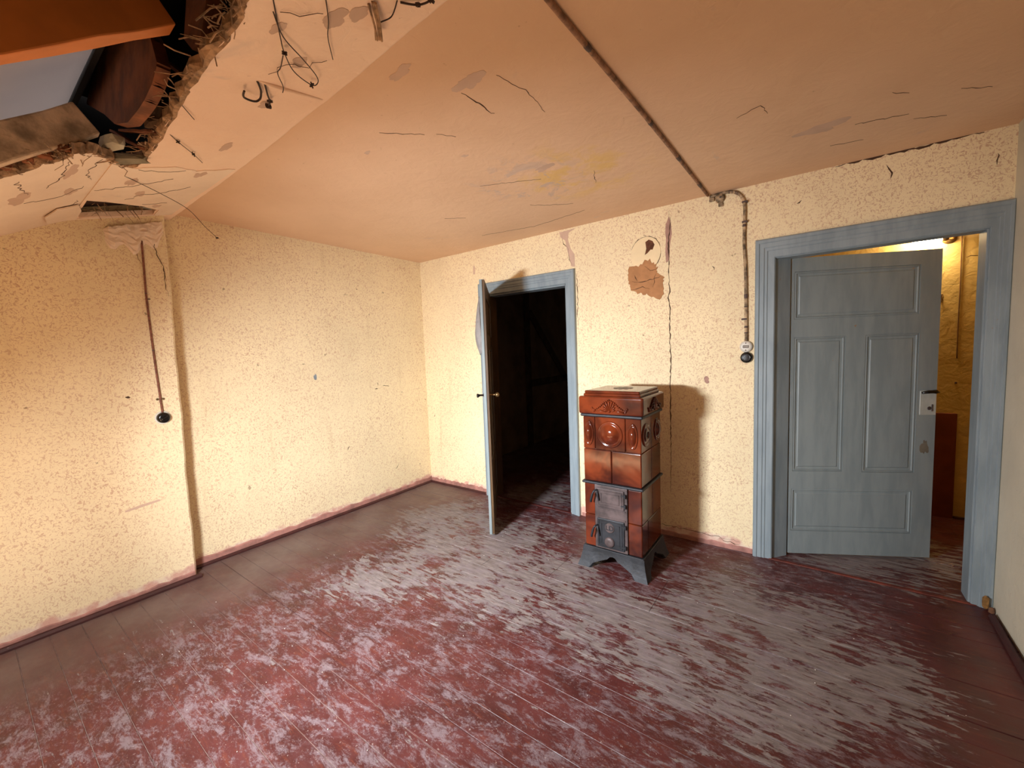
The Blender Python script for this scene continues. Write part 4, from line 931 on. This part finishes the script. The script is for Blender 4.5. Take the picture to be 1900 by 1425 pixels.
# left switch and its cord
conduit('switch_cord', [(0.139, -2.462, 2.29), (0.139, -2.466, 2.05), (0.139, -2.468, 1.92), (0.139, -2.462, 1.60), (0.139, -2.452, 1.28), (0.141, -2.449, 1.18)], 0.0058, simple('pinkish_twisted_cord', srgb(150, 96, 76), 0.8, 0.3, 60, 0.5), 'thin pinkish cord running down the left wall to the black switch', 2, 8, 8)
bm = bmesh.new(); box(bm, (0.13, -2.53, 1.15), (0.134, -2.475, 2.26), 0.001); bm.free()
sw = rosette('wall_switch', (0.13, -2.447, 1.148), (1, 0, 0), 0.036, BLACKB, 'round black rotary switch on the left wall', 'switch', 0.034)
bm = bmesh.new(); lathe(bm, [(0.0, 0.006), (0.042, 0.006), (0.044, 0.0)], (0, 0, 0), (1, 0, 0), 24); o = fin('backing_plate', bm, WHITEB, sw); o['label'] = 'pale backing plate'
bm = bmesh.new(); box(bm, (0.030, -0.018, -0.006), (0.050, 0.018, 0.006), 0.003, 2); bmesh.ops.rotate(bm, verts=bm.verts, cent=(0, 0, 0), matrix=Matrix.Rotation(0.5, 3, 'X')); fin('toggle', bm, BLACKB, sw)
bm = bmesh.new(); 
for y in (-0.016, 0.016): lathe(bm, [(0, 0.006), (0.006, 0.005), (0.007, 0)], (0, y, 0), (1, 0, 0), 10)
box(bm, (0, -0.012, -0.003), (0.006, 0.012, 0.003), 0.001)
cl = fin('cord_clip', bm, BRASS); cl.location = (0.133, -2.451, 1.272); T(cl, 'small brass clip holding the cord above the switch', 'clip')
bm = bmesh.new(); lathe(bm, [(0, 0.006), (0.005, 0.005), (0.006, 0)], (0, 0, 0), (1, 0, 0), 10); box(bm, (0, 0.0, -0.003), (0.005, 0.02, 0.003), 0.001)
cl = fin('cord_clip', bm, CHIP); cl.location = (0.133, -2.468, 1.923); T(cl, 'small dark clip halfway up the left wall cord', 'clip')

# ------------------------------------------------------------------ corridor behind the wide door
def sbx(name, a, b, mat):
    bm = bmesh.new(); box(bm, a, b); return struct(name, bm, mat)
wc = sbx('wall_corridor_back', (3.2, 1.5, -0.02), (5.8, 1.6, 2.75), CORRW)
sbx('wall_corridor_left', (3.1, 0.10, -0.02), (3.2, 1.6, 2.75), CORRW)
sbx('wall_corridor_right', (5.6, 0.0, -0.02), (5.7, 1.6, 2.75), CORRW)
sbx('wall_corridor_front', (4.5, 0.06, -0.02), (5.7, 0.1, 2.75), CORRW)
sbx('ceiling_corridor', (3.1, 0.05, 2.62), (5.8, 1.6, 2.72), CORRW)
bm = bmesh.new(); box(bm, (3.6, 1.482, 0.0), (4.548, 1.497, 0.868), 0.003); o = fin('leaning_board', bm, BROWNB); T(o, 'low dark brown board against the corridor wall behind the grey door', 'board')
bm = bmesh.new(); box(bm, (4.55, 1.488, 0.0), (5.6, 1.5, 0.02), 0.003); struct('baseboard_corridor', bm, BASEB)
conduit('corridor_cord', [(4.527, 1.492, 2.60), (4.527, 1.492, 2.3), (4.53, 1.493, 1.9), (4.529, 1.493, 1.6), (4.531, 1.493, 1.31)], 0.004, simple('ochre_cord', srgb(120, 84, 48), 0.8), 'thin cord hanging down the yellow corridor wall')
bm = bmesh.new(); lathe(bm, [(0, 0.012), (0.007, 0.011), (0.008, 0)], (0, 0, 0), (0, -1, 0), 10); o = fin('nail_head', bm, CHIP); o.location = (4.533, 1.5, 1.115); T(o, 'dark nail head below the end of the corridor cord', 'nail')
bm = bmesh.new(); tube(bm, smooth_path([(0, 0, 0.02), (0.002, -0.02, 0.015), (0.0, -0.03, -0.01), (0, -0.015, -0.03), (0, -0.006, -0.015)], 4), 0.003, 6); box(bm, (-0.008, -0.004, -0.03), (0.008, 0, 0.03), 0.001)
o = fin('wall_hook', bm, BRASS); o.location = (4.43, 1.5, 1.80); T(o, 'small hook on the corridor wall beside the grey door edge', 'hook')
crack(wc, [(4.555, 2.1), (4.60, 2.11), (4.63, 2.10)], lambda u, v: (u, 1.5, v), 0.006, seed=130)
lamp = root('wall_lamp', (4.44, 1.5, 2.262), 0, 'lit capsule wall lamp on the yellow corridor wall above the door edge', 'lamp')
bm = bmesh.new(); lathe(bm, [(0.0, 0.012), (0.035, 0.012), (0.045, 0.0)], (0.02, 0, 0), (0, -1, 0), 20); tube(bm, smooth_path([(0.02, -0.01, 0), (0.03, -0.05, -0.01), (0.025, -0.085, 0.0), (-0.005, -0.09, 0.0)], 4), 0.008, 8)
lathe(bm, [(0.0, -0.01), (0.030, -0.01), (0.034, 0.0), (0.034, 0.022), (0.030, 0.03)], (-0.010, -0.09, 0.0), (-1, 0, 0), 20)
fin('bracket', bm, BRASS, lamp, True)
bm = bmesh.new(); lathe(bm, [(0.030, 0.0), (0.042, 0.012), (0.047, 0.04), (0.047, 0.13), (0.039, 0.155), (0.020, 0.168), (0.0, 0.17)], (-0.036, -0.09, 0.0), (-1, 0, 0), 24)
o = fin('glass_shade', bm, BULB, lamp, True); o['label'] = 'glowing white glass capsule'

# ------------------------------------------------------------------ dark room behind the narrow door
wd = sbx('wall_dark_room_left', (-0.15, 0.10, -0.02), (-0.02, 5.0, 2.75), GLASSD)
sbx('wall_dark_room_back', (-0.15, 4.6, -0.02), (3.2, 4.7, 2.75), GLASSD)
sbx('wall_dark_room_right', (3.0, 0.10, -0.02), (3.1, 4.7, 2.75), GLASSD)
sbx('ceiling_dark_room', (-0.15, 0.05, 2.60), (3.15, 4.7, 2.7), GLASSD)
TIMB = simple('dark_wall_timber', srgb(96, 78, 60), 0.9, 0.3, 8, 0.5)
def beam(a, b, r, name='wall_timber'):
    a = Vector(a); b = Vector(b); d = (b-a).normalized(); s = Vector((1, 0, 0)); u = d.cross(s).normalized(); bm = bmesh.new(); V = []
    for p in (a, b): V.append([bm.verts.new(p+u*r+s*0.02), bm.verts.new(p-u*r+s*0.02), bm.verts.new(p-u*r-s*0.002), bm.verts.new(p+u*r-s*0.002)])
    for k in range(4): bm.faces.new((V[0][k], V[0][(k+1) % 4], V[1][(k+1) % 4], V[1][k]))
    bm.faces.new(V[0][::-1]); bm.faces.new(V[1]); fin(name, bm, TIMB, wd)
beam((-0.02, 2.12, 0), (-0.02, 2.12, 2.6), 0.07); beam((-0.02, 2.20, 2.1), (-0.02, 3.3, 1.0), 0.06); beam((-0.02, 2.20, 0.98), (-0.02, 4.5, 1.0), 0.055)
